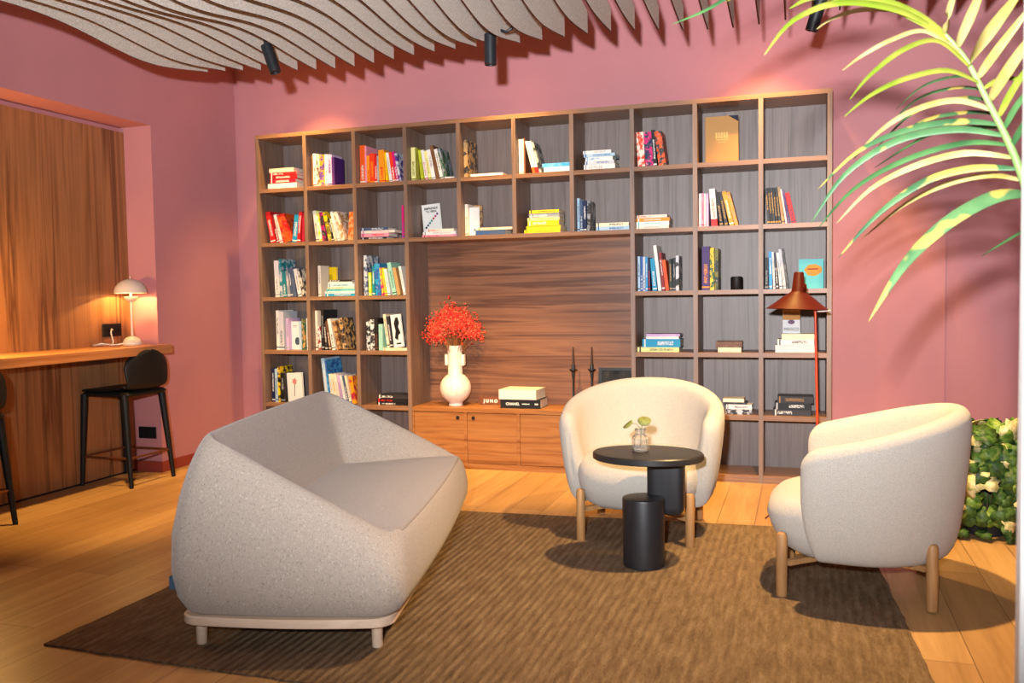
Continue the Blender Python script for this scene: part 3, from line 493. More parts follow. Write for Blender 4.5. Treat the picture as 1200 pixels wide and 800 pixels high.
# floor: oak planks running away from the camera
def floor_mat():
    t = NT('oak_plank_floor', .38, .4); v = t.coords((1,1,1), rot=(0,0,PI/2))
    b = t.n('ShaderNodeTexBrick'); t.l(v, b.inputs['Vector'])
    b.inputs['Scale'].default_value = 1; b.inputs['Brick Width'].default_value = 1.6; b.inputs['Row Height'].default_value = .19
    b.inputs['Mortar Size'].default_value = .0016; b.inputs['Mortar Smooth'].default_value = .3; b.offset = .37
    b.inputs['Color1'].default_value = (.0,.0,.0,1); b.inputs['Color2'].default_value = (1,1,1,1); b.inputs['Mortar'].default_value = (.5,.5,.5,1)
    tone = t.ramp(b.outputs['Color'], [(.0, lin((172,132,84))), (1, lin((198,158,106)))])
    g = t.noise(t.coords((14,.9,14)), 1, 5, .6, .8); gc = t.ramp(g, [(.28, (.58,.52,.47,1)), (.6, (1,1,1,1))])
    c = t.mix(.6, tone, gc, 'MULTIPLY')
    g2 = t.noise(t.coords((120,5,120)), 1, 2); c = t.mix(.25, c, t.ramp(g2, [(.3, (.6,.56,.5,1)), (.6, (1,1,1,1))]), 'MULTIPLY')
    c = t.mix(b.outputs['Fac'], c, lin((92,62,38)))
    t.col(c); t.bump(t.math('SUBTRACT', g2, b.outputs['Fac']), .08, .002); return t.m
M_FLOOR = floor_mat()
def rug_mat():
    t = NT('jute_rug_weave', .95, .1); v = t.coords()
    s1 = t.noise(t.coords((34,7,1)), 1, 4, .65, .3); s2 = t.noise(t.coords((150,46,1)), 1, 3, .6)
    w = t.n('ShaderNodeTexWave'); w.inputs['Scale'].default_value = 9.5; w.inputs['Distortion'].default_value = 1.2; w.inputs['Detail'].default_value = 2
    w.inputs['Detail Scale'].default_value = 3; t.l(v, w.inputs['Vector'])
    c = t.ramp(s1, [(.25, lin((98,79,60))), (.5, lin((122,101,78))), (.72, lin((142,121,96)))])
    c = t.mix(.38, c, t.ramp(s2, [(.3, (.45,.40,.36,1)), (.62, (1,1,1,1))]), 'MULTIPLY')
    c = t.mix(.18, c, t.ramp(w.outputs['Fac'], [(.1, (.5,.46,.42,1)), (.6, (1,1,1,1))]), 'MULTIPLY')
    t.col(c); h = t.math('ADD', w.outputs['Fac'], s2); t.bump(h, .7, .008); return t.m
M_RUG = rug_mat()

COLS = BOOK_COLS
_bm = {}
def book_mat(c1, style, c2, axis, seed):
    key = (c1, style, c2, axis, seed % 5)
    if key in _bm: return _bm[key]
    t = NT('book_cover_' + c1.replace(' ', '_'), .5, .35)
    A, B = lin(COLS[c1]), lin(COLS[c2])
    g = t.n('ShaderNodeTexCoord'); gx, gy, gz = t.sep(g.outputs['Generated'])
    along, across = (gz, gx) if axis == 'z' else (gx, gz)
    of = t.n('ShaderNodeMapping'); of.inputs['Location'].default_value = (seed*1.37, seed*.71, seed*2.11)
    t.l(g.outputs['Object'], of.inputs['Vector']); ov = of.outputs['Vector']
    def band(v, lo, hi):
        return t.math('MULTIPLY', t.math('GREATER_THAN', v, lo), t.math('LESS_THAN', v, hi))
    if style in ('text', 'gold', 'emprende', 'mark', 'circle', 'flower', 'silhouette', 'hexagon', 'redfoot', 'reddot', 'sun'):
        nz = t.noise(ov, 210, 2, .5)
        lo, hi = [(.22,.74), (.30,.86), (.16,.60), (.40,.82), (.12,.5)][seed % 5]
        m = t.math('MULTIPLY', band(along, lo, hi), band(across, .26, .74))
        m = t.math('MULTIPLY', m, t.math('LESS_THAN', gy, .04))
        m = t.math('MULTIPLY', m, t.math('GREATER_THAN', nz, .5))
        c = t.mix(m, A, B)
        e = t.math('MULTIPLY', band(along, .05, .085), t.math('LESS_THAN', gy, .04)); c = t.mix(e, c, B)
        if style == 'redfoot': c = t.mix(band(along, -.1, .2), c, B)
    elif style == 'art':
        nz = t.noise(ov, 26, 4, .6); nz2 = t.noise(ov, 70, 3, .6)
        c = t.mix(t.ramp(nz, [(.47,(0,0,0,1)),(.53,(1,1,1,1))]), A, B)
        c = t.mix(t.ramp(nz2, [(.60,(0,0,0,1)),(.64,(.35,.35,.35,1))]), c, lin((225,215,200)))
    else:
        nz = t.noise(ov, 40, 3); c = t.mix(t.ramp(nz, [(.4,(0,0,0,1)),(.8,(.25,.25,.25,1))]), A, B)
    t.col(c); _bm[key] = t.m; return t.m
# ------------------------------------------------------------------ the setting
ZS = [2.401, 2.0037, 1.6047, 1.2035, .807, .4117, .02]
TB = .028                      # board thickness
WALL_Y, WALL_X = .352, -.43
CEIL_Z = 3.3
b = MB(); b.box(-.95, 6.4, -9.5, 1.2, -.05, 0); b.build('floor', M_FLOOR, kind='structure')
b = MB(); b.box(-.95, 6.4, -9.5, 1.2, CEIL_Z, CEIL_Z+.05); b.build('ceiling', M_CEIL, kind='structure')
b = MB(); b.box(-.95, 4.688, WALL_Y, WALL_Y+.12, 0, CEIL_Z); b.box(4.688, 6.4, WALL_Y+.03, WALL_Y+.12, 0, CEIL_Z)
b.build('wall_back', M_WALL, kind='structure')
b = MB()
b.box(-.95, WALL_X, -9.5, WALL_Y, 2.412, CEIL_Z)             # bulkhead above the niche
b.box(-.95, WALL_X, -.615, WALL_Y, 0, 2.412)                 # pier between niche and bookcase wall
b.box(-.95, -.70, -9.5, -.615, 0, 2.412)
b.build('wall_left', M_WALL, kind='structure')
b = MB(); b.box(6.3, 6.4, -9.5, WALL_Y+.3, 0, CEIL_Z); b.build('wall_right', M_WALL, kind='structure')
b = MB(); b.box(-.70, -.66, -9.5, -.617, .012, 2.376); b.build('trim_1', M_PANEL, kind='structure')
b = MB(); b.box(-.70, -.664, -9.5, -.617, 0, .03); b.build('trim_2', M_INK, kind='structure')
b = MB(); b.box(-.66, WALL_X+.012, -.627, -.615, 0, .075); b.box(WALL_X, WALL_X+.012, -.615, WALL_Y, 0, .075); b.build('baseboard_left', M_BASE, kind='structure')
b = MB(); b.box(WALL_X, -.016, WALL_Y-.012, WALL_Y, 0, .075); b.box(4.03, 4.688, WALL_Y-.012, WALL_Y, 0, .075); b.build('baseboard_back', M_BASE, kind='structure')
# white partition leaf at the right edge of the view
b = MB(); b.bbox(4.170, 4.72, -4.135, -4.10, 0, CEIL_Z, .003); b.build('trim_3', M_WHITE, kind='structure')

# ------------------------------------------------------------------ bookcase
case = thing('bookcase', 'tall walnut bookcase of open square compartments filling the back wall', 'bookcase', (2,0,0))
def cpart(name, mb, mat, parent=None): 
    o = mb.build(name, mat, parent or case, loc=(-2,0,0)); return o
D0, D1 = .0, .335
for i in range(11):
    m = MB(); x = i*.4
    z0 = ZS[2] + TB/2 if i in (4,5,6) else 0.0
    m.box(x-TB/2, x+TB/2, D0, D1, z0, ZS[0]-TB/2)
    cpart('upright_panel', m, M_SHELF_V)
m = MB(); m.box(-TB/2, 4+TB/2, D0, D1, ZS[0]-TB/2, ZS[0]+TB/2); cpart('top_board', m, M_SHELF_X)
def shelf_run(c0, c1, z):
    for i in range(c0, c1):
        m = MB(); m.box(i*.4+TB/2, (i+1)*.4-TB/2, D0+.0015, D1, z-TB/2, z+TB/2); cpart('shelf_board', m, M_SHELF_X)
shelf_run(0, 10, ZS[1])
shelf_run(0, 3, ZS[2]); shelf_run(7, 10, ZS[2])
m = MB(); m.box(1.2+TB/2, 2.8-TB/2, D0+.0015, D1, ZS[2]-TB/2, ZS[2]+TB/2); cpart('shelf_board', m, M_SHELF_X)
for z in ZS[3:6]: shelf_run(0, 3, z); shelf_run(7, 10, z)
for c0, c1 in ((0,3),(7,10)):
    for i in range(c0, c1):
        m = MB(); m.box(i*.4+TB/2, (i+1)*.4-TB/2, D0+.003, D1, .0, ZS[6]+TB/2+.012); cpart('plinth_board', m, M_SHELF_X)
m = MB()
m.box(-TB/2, 4+TB/2, D1, D1+.015, ZS[2], ZS[0]+TB/2); m.box(-TB/2, 1.2, D1, D1+.015, 0, ZS[2]); m.box(2.8, 4+TB/2, D1, D1+.015, 0, ZS[2])
cpart('back_panel', m, M_SHELF_B)
m = MB(); m.box(1.2, 2.8, D1, D1+.015, 0, ZS[2]); cpart('niche_back_panel', m, M_NICHE)

# low cabinet in the middle of the bookcase
cab = thing('low_cabinet', 'low walnut cabinet with flush doors under the bookcase niche', 'cabinet', (2,0,0))
CX0, CX1, CT = 1.2+TB/2+.001, 2.8-TB/2-.001, .4257
m = MB(); m.box(CX0, CX1, .004, D1-.002, CT-.03, CT); cpart('top_board', m, M_DOOR, cab)
m = MB(); m.box(CX0, CX1, .03, D1-.002, .03, CT-.031); m.box(CX0, CX1, .006, .029, 0.0, .04)
for x in (1.618, 2.004, 2.40): m.box(x-.011, x+.011, .004, .029, .04, CT-.031)
m.box(CX0, CX0+.012, .004, .029, .04, CT-.031); m.box(CX1-.012, CX1, .004, .029, .04, CT-.031)
cpart('carcass', m, M_DOOR, cab)
edges = [(CX0+.014, 1.605), (1.631, 1.991), (2.017, 2.387), (2.413, CX1-.014)]
for k, (a, c) in enumerate(edges):
    m = MB(); m.box(a, c, .008, .028, .043, CT-.034); d = cpart('door', m, M_DOOR, cab)
    lx = c-.045 if k in (0, 2) else a+.045
    m = MB(); m.lathe([(0,-.003),(.012,-.003),(.012,.004),(.009,.006),(0,.006)], n=16, M=Matrix.Rotation(PI/2,4,'X'))
    lk = m.build('lock', M_INK, d, loc=(lx, .004, CT-.068), smooth=30)

# ------------------------------------------------------------------ books
def cell(c): return ['first','second','third','fourth','fifth','sixth','seventh','eighth','ninth','tenth'][c]
ROWN = ['top','second','third','fourth','fifth']
ORD = ['first','second','third','fourth','fifth','sixth','seventh','eighth','ninth','tenth','eleventh','twelfth','thirteenth']
def book_mesh(w, d, h, fmap, tag_, mat, label, group, loc, rot, paper=M_PAPER):
    """w thickness, d spine to fore edge, h height; fmap maps (thickness, depth, height) to local xyz"""
    t = min(.0022, w*.16)
    root = MB(); pg = MB()
    def bx(m, a0,a1,b0,b1,c0,c1):
        P = [fmap(a,b_,c) for c in (c0,c1) for a,b_ in ((a0,b0),(a1,b0),(a1,b1),(a0,b1))]
        xs, ys, zs = zip(*P); m.box(min(xs),max(xs),min(ys),max(ys),min(zs),max(zs))
    bx(root, 0, t, 0, d, 0, h); bx(root, w-t, w, 0, d, 0, h); bx(root, t, w-t, 0, t, 0, h)
    o = root.build('book', mat, loc=loc, rot=rot); tag(o, label, 'book', group)
    bx(pg, t+.0001, w-t-.0001, t+.0001, d-.004, .003, h-.003)
    pg.build('page_block', paper, o)
    return o
counts = {}
for r in BOOKS: counts.setdefault((r[0],r[1]), []).append(r)
DECO = []
for (row, col), items in counts.items():
    st = [r for r in items if r[2] != 'f']; fl = [r for r in items if r[2] == 'f']
    where = f'{ROWN[row]} row {cell(col)} column of bookcase'
    grp = f'books in the {ROWN[row]} row, {cell(col)} column of the bookcase'
    zb = ZS[row+1] + TB/2
    if row == 5: zb += .012
    z = zb + .0004
    for n, r in enumerate(fl):
        _, _, _, x, w, h, th, c, sty, ac, yb = r
        rnd = random.Random(row*1000+col*50+n)
        h = max(h, .008)
        dep = min(.205, max(.13, w*.72)) - rnd.random()*.012
        if (row, col) in ((2,1), (1,3)): dep = .15
        pos = ('lying at the bottom of stack' if n == 0 else 'lying on top of stack' if n == len(fl)-1 else f'lying {ORD[n]} from bottom of stack') if len(fl) > 1 else 'lying flat beside standing books'
        mat = book_mat(c, sty, ac, 'x', rnd.randrange(5))
        o = book_mesh(h-.0006, dep, w, lambda a,b_,cc: (cc,b_,a), 'x', mat, f'{c} book {pos}, {where}', grp, (x, yb + rnd.random()*.006, z), (0,0,0))
        z += h
    for n, r in enumerate(st):
        _, _, k, x, w, h, th, c, sty, ac, yb = r
        rnd = random.Random(row*1000+col*50+n+20)
        z0 = zb + .0004
        if yb > 5: yb -= 10; z0 += .0195
        mat = book_mat(c, sty, ac, 'z', rnd.randrange(5))
        ps = 'leaning' if abs(th) > .06 else 'standing'
        if k == 'u':
            dep = min(.24, max(.11, h*.68))
            if (row, col) == (0,4): dep = .19
            if (row, col) == (2,1): dep = .12
            if len(st) == 1: lab = f'{c} book {ps} upright, {where}'
            else: lab = f'{c} book {ps} {ORD[n]} from left, {where}'
            sgn = (lambda a,b_,cc: (a,b_,cc)) if th <= 0 else (lambda a,b_,cc: (a-w,b_,cc))
            book_mesh(w, dep, h, sgn, 'z', mat, lab, grp, (x, yb + rnd.random()*.008, z0), (0, th, 0))
        else:
            tk = .03 if sty == 'gold' else .018
            what = {'gold':'large gold hardback','emprende':'white paperback with row of coloured dots','mark':'white book with small dark mark','circle':'white book with grey circle','silhouette':'white book with black figure','flower':'white book with red flower','hexagon':'turquoise book with amber hexagon'}.get(sty, c + ' book')
            lab = f'{what} facing out, {where}'
            if sty not in ('art','text'): mat = book_mat(c, 'plain', c, 'z', 0)
            o = book_mesh(tk, w, h, lambda a,b_,cc: (b_,a,cc), 'f', mat, lab, grp, (x, yb, z0), (0, th, 0))
            DECO.append((o, sty, w, h))
def ink(rgb): return plain('cover_ink', rgb, .6, .2)
def disc(m, x, z, r, y=-.0006, n=18, sx=1, poly=None):
    pts = [(x+sx*r*math.cos(2*PI*i/n), z+r*math.sin(2*PI*i/n)) for i in range(n)] if poly is None else poly
    m.loft([[(p[0], yy, p[1]) for p in pts] for yy in (.0, y)])
for o, sty, w, h in DECO:
    if sty == 'emprende':
        text_mesh('title_lettering', 'EMPRENDE\nTU VIDA', .0215, M_INK, o, FACE(w*.52, -.0005, h*.83), bold=.0006)
        for i, rgb in enumerate([(24,34,70),(20,70,100),(24,110,110),(60,140,130),(170,40,40),(180,30,100),(110,30,110)]):
            if i == 4: pass
            m = MB(); disc(m, w*(.17+.112*i), h*(.33+.062*i), .0085); m.build('cover_dot', ink(rgb), o)
    elif sty == 'gold':
        m = MB()
        for i in range(5): m.box(w*(.31+.08*i), w*(.365+.08*i), -.0007, 0, h*.54, h*.66)
        m.box(w*.33, w*.70, -.0007, 0, h*.50, h*.515); m.box(w*.38, w*.62, -.0007, 0, h*.45, h*.46)
        m.build('foil_emblem', plain('gold_foil', (214,172,84), .35, .5), o)
        m = MB(); disc(m, 0, 0, 0, poly=[(w*.70,h), (w, h*.87), (w, h)], y=-.0008); m.build('corner_patch', plain('dark_navy_cloth', (28,30,52), .7), o, label='dark corner patch')
        m = MB(); m.box(-.0012, .0, -.0005, .03, 0, h); m.build('spine_cloth', plain('dark_brown_cloth', (84,40,22), .7), o, label='dark brown spine')
    elif sty == 'mark':
        m = MB(); disc(m, w*.55, h*.22, .006); m.build('cover_mark', M_INK, o)
    elif sty == 'circle':
        m = MB(); disc(m, w*.62, h*.30, .030, sx=.72, n=24); m.build('cover_circle', ink((70,84,104)), o)
        m = MB(); m.box(w*.15, w*.6, -.0006, 0, h*.84, h*.855); m.box(w*.15, w*.5, -.0006, 0, h*.79, h*.80); m.build('title_lines', M_INK, o)
    elif sty == 'flower':
        m = MB(); cx, cz = w*.5, h*.70
        for i in range(6):
            a = i*PI/3+.3; R = .022
            disc(m, 0, 0, 0, poly=[(cx,cz),(cx+R*math.cos(a-.35)*.7,cz+R*math.sin(a-.35)*.8),(cx+R*math.cos(a),cz+R*1.25*math.sin(a)),(cx+R*math.cos(a+.35)*.7,cz+R*math.sin(a+.35)*.8)])
        m.build('cover_flower', ink((190,30,34)), o)
        m = MB(); disc(m, 0, 0, 0, poly=[(cx-.001,cz-.02),(w*.42,h*.18),(w*.46,h*.18),(cx+.004,cz-.02)]); m.build('cover_stem', ink((60,80,96)), o)
    elif sty == 'silhouette':
        m = MB(); disc(m, 0,0,0, poly=[(w*.2,h*.28),(w*.35,h*.5),(w*.25,h*.72),(w*.45,h*.9),(w*.7,h*.92),(w*.82,h*.74),(w*.66,h*.62),(w*.85,h*.42),(w*.6,h*.36),(w*.5,h*.2)]); m.build('cover_silhouette', M_INK, o)
        m = MB(); m.box(w*.3, w*.8, -.0006, 0, h*.08, h*.13); m.build('title_lines', M_INK, o)
    elif sty == 'hexagon':
        m = MB(); cx, cz = w*.57, h*.62
        disc(m, 0,0,0, poly=[(cx-w*.36,cz+.004),(cx-w*.18,cz+h*.19),(cx+w*.12,cz+h*.21),(cx+w*.36,cz+h*.10),(cx+w*.36,cz-h*.07),(cx+w*.1,cz-h*.2),(cx-w*.2,cz-h*.17)]); m.build('cover_hexagon', ink((214,150,62)), o)
        m = MB(); m.box(cx-w*.22, cx+w*.22, -.0009, 0, cz+.004, cz+.012); m.build('title_lines', ink((150,60,40)), o)
# book with magical title, standing on the pale stack behind the red lamp
zst = ZS[4] + TB/2 + .0004 + sum(r[5] for r in BOOKS if r[0] == 3 and r[1] == 9)
bk = book_mesh(.02, .105, .150, lambda a,b_,cc: (b_,a,cc), 'f', book_mat('pale grey','plain','white','z',1), 'pale grey book with brown top standing on stack behind the red lamp', 'books in the fourth row, tenth column of the bookcase', (3.727,.12,zst+.0008), (0,0,0))
m = MB(); m.box(0, .105, -.0006, 0, .085, .150); m.build('brown_cover_band', ink((178,128,70)), bk, label='brown cover band')
text_mesh('title_lettering', 'DORADO', .024, M_INK, bk, FACE(.0525, -.0010, .124), sx=.82)
text_mesh('title_lettering', 'M\u00c1GICO', .027, M_INK, bk, FACE(.0525, -.0007, .026), sx=.86)
m = MB(); disc(m, .052, .072, .014, sx=1.5, y=-.0010); m.build('cover_emblem', ink((110,84,110)), bk)
# black cylinder speaker
sp = MB(); sp.lathe([(0,0),(.036,0),(.038,.003),(.038,.078),(.034,.083),(0,.083)], n=32)
zz = ZS[3] + TB/2
o = sp.build('bookshelf_speaker', M_BLACK, loc=(3.446,.12,zz), smooth=35); tag(o, 'small black cylinder speaker standing alone in bookcase, third row', 'speaker')
m = MB(); m.lathe([(0,.0835),(.028,.0835),(.028,.0845),(0,.0845)], n=24); m.build('touch_pad', M_INK, o)

# ------------------------------------------------------------------ things on the low cabinet
zc = CT
v = thing('vase', 'white round bellied vase with tall neck and small side handles on cabinet', 'vase', (1.49,.15,zc))
prof = [(0,0),(.05,0),(.05,.012),(.046,.018)]
for i in range(1, 14):
    a = math.radians(-66 + 127.5*i/13); prof.append((.112*math.cos(a), .125 + .110*math.sin(a)))
prof += [(.053,.2235),(.053,.424),(.055,.428),(.049,.428),(.047,.30),(0,.29)]
m = MB(); m.lathe(prof, n=40); m.build('body', M_CERAMIC, v, smooth=40)
for s in (-1, 1):
    m = MB(); m.bbox(min(s*.050,s*.074), max(s*.050,s*.074), -.018, .018, .285, .365, .004); m.build('handle', M_CERAMIC, v)
# dried red bouquet
bq = thing('dried_bouquet', 'bouquet of tiny red dried flowers standing in the white vase', 'flowers', (1.49,.15,zc))
st = MB(); bl = MB(); rnd = random.Random(3)
def blob(m, p, r, rn):
    q = Matrix.Rotation(rn.random()*6, 3, Vector((rn.random()-.5, rn.random()-.5, rn.random()+.01)).normalized())
    V = [Vector((1,0,0)),Vector((-1,0,0)),Vector((0,1,0)),Vector((0,-1,0)),Vector((0,0,.8)),Vector((0,0,-.8))]
    m.add([Vector(p) + (q @ k)*r for k in V], [(0,2,4),(2,1,4),(1,3,4),(3,0,4),(2,0,5),(1,2,5),(3,1,5),(0,3,5)], rn.randrange(3))
for i in range(95):
    a = rnd.random()*2*PI; rr = math.sqrt(rnd.random())
    ex, ey = .225*rr*math.cos(a), .15*rr*math.sin(a)
    ez = .735 - .20*rr*rr + rnd.uniform(-.06,.01) 
    b0 = Vector((.035*rr*math.cos(a), .035*rr*math.sin(a), .34)); e = Vector((ex, ey, ez))
    mid = (b0+e)/2 + Vector((-.018*math.cos(a)*rr, -.012*math.sin(a)*rr, .01))
    st.tube([b0, (b0+mid)/2+Vector((0,0,.012)), mid, e], [.0022,.0018,.0014,.001], 5)
    for k in range(26):
        t = rnd.random()
        p = mid.lerp(e, .45+.58*t) + Vector((rnd.gauss(0,.021), rnd.gauss(0,.018), rnd.gauss(0,.018)))
        p.x = max(-.255, min(.245, p.x)); p.y = min(.165, p.y)
        blob(bl, p, rnd.uniform(.0045,.0095), rnd)
    for k in range(3):
        q = e + Vector((rnd.gauss(0,.02), rnd.gauss(0,.016), rnd.gauss(-.005,.012))); q.y = min(.165, q.y); st.tube([mid.lerp(e,.6), q], .0008, 4)
st.build('stems', plain('dried_stem', (150,96,52), .8), bq, smooth=True)
bl.build('blossom', [plain('red_blossom', (236,58,44), .7), plain('deep_red_blossom', (206,34,40), .7), plain('coral_blossom', (248,108,84), .7)], bq)
# name sign
sg = thing('letter_sign', 'small brown block spelling JUNO in white letters beside the vase', 'sign', (1.745,.21,zc))
m = MB(); m.bbox(-.10,.09,0,.035,0,.055,.002); m.build('block', plain('brown_block', (112,62,38), .6), sg)
text_mesh('lettering', 'J U N O', .031, M_INKW, sg, FACE(-.012,-.0005,.027), bold=.0014)
# the two big books beside the sign
def big_book(name_mat, loc, L, T_, Dp, label, rz, z0):
    o = book_mesh(T_, Dp, L, lambda a,b_,cc: (cc,b_,a), 'x', name_mat, label, 'big books lying on the low cabinet', (loc[0],loc[1],z0), (0,0,rz)); return o
b1 = big_book(plain('black_cloth_cover',(20,19,20),.55), (1.862,.05), .285, .062, .21, 'thick black book with white title under the cream book on cabinet', .03, zc+.0004)
text_mesh('title_lettering', 'CHANEL', .025, M_INKW, b1, FACE(.088,-.0005,.030), bold=.0008)
m = MB(); m.box(.155,.208,-.0005,0,.028,.034); m.box(.245,.268,-.0005,0,.026,.036); m.build('title_lines', M_INKW, b1)
b2 = big_book(plain('cream_cloth_cover',(238,226,204),.6), (1.852,.046), .27, .066, .225, 'thick cream book lying on the black book on cabinet', -.02, zc+.0632)
# candle holders
def candle(loc, lab):
    t = thing('candle_holder', lab, 'candle holder', loc, 0, 'candle holders on the low cabinet')
    m = MB(); m.lathe([(0,0),(.042,0),(.042,.006),(.012,.014),(.007,.03),(.007,.20),(.011,.215),(.011,.245),(.028,.262),(.028,.267),(.012,.267),(.012,.295),(.009,.30),(0,.30)], n=20)
    m.build('holder', M_BLACKMETAL, t, smooth=40)
    m = MB(); m.lathe([(0,.285),(.0085,.285),(.0045,.412),(.002,.42),(0,.42)], n=12); m.build('taper_candle', plain('dark_candle_wax',(58,40,36),.6), t, smooth=40)
candle((2.352,.17,zc), 'slim black candle holder with dark taper, nearer the cream book')
candle((2.478,.19,zc), 'slim black candle holder with dark taper, beside the dark frame')
pf = thing('picture_frame', 'dark framed picture leaning in the niche behind the armchair back', 'picture', (2.63,.262,zc), rot=(-.16,0,0))
m = MB()
for a in ((-.125,.125,0,.02),(-.125,.125,.25,.27),(-.125,-.108,.02,.25),(.108,.125,.02,.25)): m.box(a[0],a[1],-.012,.012,a[2],a[3])
m.build('frame', M_BLACKMETAL, pf)
t = NT('dark_photograph', .25, .5); nz = t.noise(t.coords((1,1,.4)), 14, 4); t.col(t.ramp(nz, [(.35, lin((18,20,22))), (.6, lin((52,50,46))), (.75, lin((120,104,84)))]))
m = MB(); m.box(-.108,.108,-.004,.008,.02,.25); m.build('picture', t.m, pf)
# ------------------------------------------------------------------ ceiling fins
FIN_TOP = 2.72
ordw = ['first','second','third','fourth','fifth','sixth','seventh','eighth','ninth','tenth','eleventh','twelfth','thirteenth','fourteenth','fifteenth','sixteenth','seventeenth','eighteenth','nineteenth','twentieth']
def ordinal(k):
    if k <= 20: return ordw[k-1]
    tens = {2:'twenty',3:'thirty'}[k//10]
    return tens + '-' + ordw[k%10-1] if k % 10 else {30:'thirtieth'}[k]
for k in range(1, 37):
    x = FIN_X0 + FIN_SP*k; zz = FIN_Z[k-1]
    low = [(y, z) for y, z in zip(FIN_Y, zz)]
    P = []
    n = len(low)
    for i in range(n-1):                       # smooth the profile
        for j in range(3):
            t = j/3; y = lerp(low[i][0], low[i+1][0], t)
            z0 = low[max(i-1,0)][1]; z1 = low[i][1]; z2 = low[i+1][1]; z3 = low[min(i+2,n-1)][1]
            z = .5*((2*z1)+(-z0+z2)*t+(2*z0-5*z1+4*z2-z3)*t*t+(-z0+3*z1-3*z2+z3)*t**3)
            P.append((y, z))
    P.append(low[-1])
    th = .004; m = MB(); N = len(P)
    top = []
    for i, (y, z) in enumerate(P):
        d = (FIN_Y[0] - y)
        top.append(z + .115 if i == 0 else max(P[0][1] + .115 + min(d, .4)*.16, z + .09))
    vs = []
    for sx in (-th, th):
        for i in range(N): vs.append((sx, P[i][0], P[i][1])); vs.append((sx, P[i][0], top[i]))
    fs = []; mi = []
    o_ = 2*N
    for i in range(N-1):
        a, b_, c, d = 2*i, 2*i+2, 2*i+3, 2*i+1
        fs.append((a, d, c, b_)); mi.append(0)
        fs.append((o_+a, o_+b_, o_+c, o_+d)); mi.append(0)
        fs.append((a, b_, o_+b_, o_+a)); mi.append(1)
        fs.append((d, o_+d, o_+c, c)); mi.append(1)
    fs.append((0, o_, o_+1, 1)); mi.append(1)
    fs.append((2*N-2, 2*N-1, o_+2*N-1, o_+2*N-2)); mi.append(1)
    m.v = vs; m.f = fs; m.m = mi
    o = m.build('ceiling_fin', [M_FELT, M_FELTEDGE], loc=(x,0,0))
    tag(o, f'grey felt ceiling fin with wavy lower edge, {ordinal(k)} from the left', 'ceiling fin', 'grey felt fins hanging under the ceiling')
# suspension rails that carry the fins (above them)
for y in (-1.75, -3.2):
    t = thing('suspension_rail', 'black rail carrying the felt fins, ' + ('nearer the bookcase' if y > -2 else 'farther from the bookcase'), 'rail', (2.5,y,2.80), group='rails above the felt fins')
    m = MB(); m.box(-2.3, 2.4, -.012, .012, 0, .02); m.build('rail', M_BLACKMETAL, t)
    for x in (-1.9, 0, 2.0):
        m = MB(); m.tube([(x,0,.02),(x,0,CEIL_Z-2.80)], .004, 8); m.build('hanger_rod', M_BLACKMETAL, t)
# spotlights
def spot_fixture(loc, rot, lab, L=.158, r=.031):
    t = thing('spotlight', lab, 'spotlight', loc, 0, 'black tube spotlights between the fins', rot=rot)
    m = MB(); m.lathe([(0,0),(r*.6,0),(r,-.004),(r,-L),(r*.9,-L),(r*.86,-L+.025),(0,-L+.025)], n=28); m.build('tube', M_BLACKMETAL, t, smooth=35)
    m = MB(); m.lathe([(r*.9,-L+.003),(r*.985,-L+.003),(r*.985,-L-.001),(r*.9,-L-.001)], n=28); m.build('trim_ring', M_COPPER, t, smooth=35)
    m = MB(); m.tube([(0,0,0),(0,0,.06),(.0,0,.11)], .009, 10); m.bbox(-.014,.014,-.03,.03,.09,.13,.003); m.build('mount', M_BLACKMETAL, t, smooth=35)
    return t
spot_fixture(SPOT1, (.05,-.31,0), 'black tube spotlight tilted towards the right, left end of fins')
s2 = spot_fixture(SPOT2, (0,.0,0), 'black tube spotlight hanging straight down above the bookcase middle')
m = MB(); m.tube([(.05,-.02,.01),(.09,-.02,-.008),(.12,-.02,.004),(.135,-.02,.03)], .008, 8); m.build('cable_loop', M_BLACKMETAL, s2, smooth=True)
spot_fixture((3.93,-1.05,2.63), (.1,.3,0), 'black tube spotlight half hidden by the palm leaves')

# ------------------------------------------------------------------ counter, lamp, sockets
CZ = .905
m = MB(); m.bbox(-.659, -.245, -6.0, -.70, CZ-.057, CZ, .002); 
ct = m.build('counter', M_COUNTER); tag(ct, 'long thick walnut bar counter fixed along the wood wall panel', 'counter')
LX, LY = -.50, -.785
lp = thing('table_lamp', 'cream dome table lamp glowing on the bar counter', 'lamp', (LX,LY,CZ+.0003))
def dome(R, Hh, n=12, z0=0, th=.004):
    o = [(R*math.cos(PI/2*i/n), z0+Hh*math.sin(PI/2*i/n)) for i in range(n+1)]; o[-1] = (0, z0+Hh)
    i_ = [((R-th)*math.cos(PI/2*i/n), z0+(Hh-th)*math.sin(PI/2*i/n)) for i in range(n, -1, -1)]; i_[0] = (0, z0+Hh-th)
    return o + i_
m = MB(); m.lathe([(0,0),(.062,0),(.064,.004)] + [(.064*math.cos(PI/2*i/8), .006+.056*math.sin(PI/2*i/8)) for i in range(1,8)] + [(0,.062)], n=32); m.build('base', M_LAMPWHITE, lp, smooth=40)
m = MB(); m.tube([(0,0,.05),(0,0,.36)], .0075, 12); m.build('pole', M_LAMPWHITE, lp, smooth=40)
m = MB(); m.lathe([(0,.295),(.018,.297),(.034,.306),(.044,.322),(.046,.331),(.043,.331),(.032,.313),(0,.303)], n=32); m.build('lower_shade', M_LAMPWHITE, lp, smooth=40)
m = MB(); m.lathe(dome(.107, .098, 12, .352), n=40); m.lathe([(0,.45),(.004,.452),(.003,.468),(0,.470)], n=10); m.build('upper_shade', M_LAMPWHITE, lp, smooth=40)
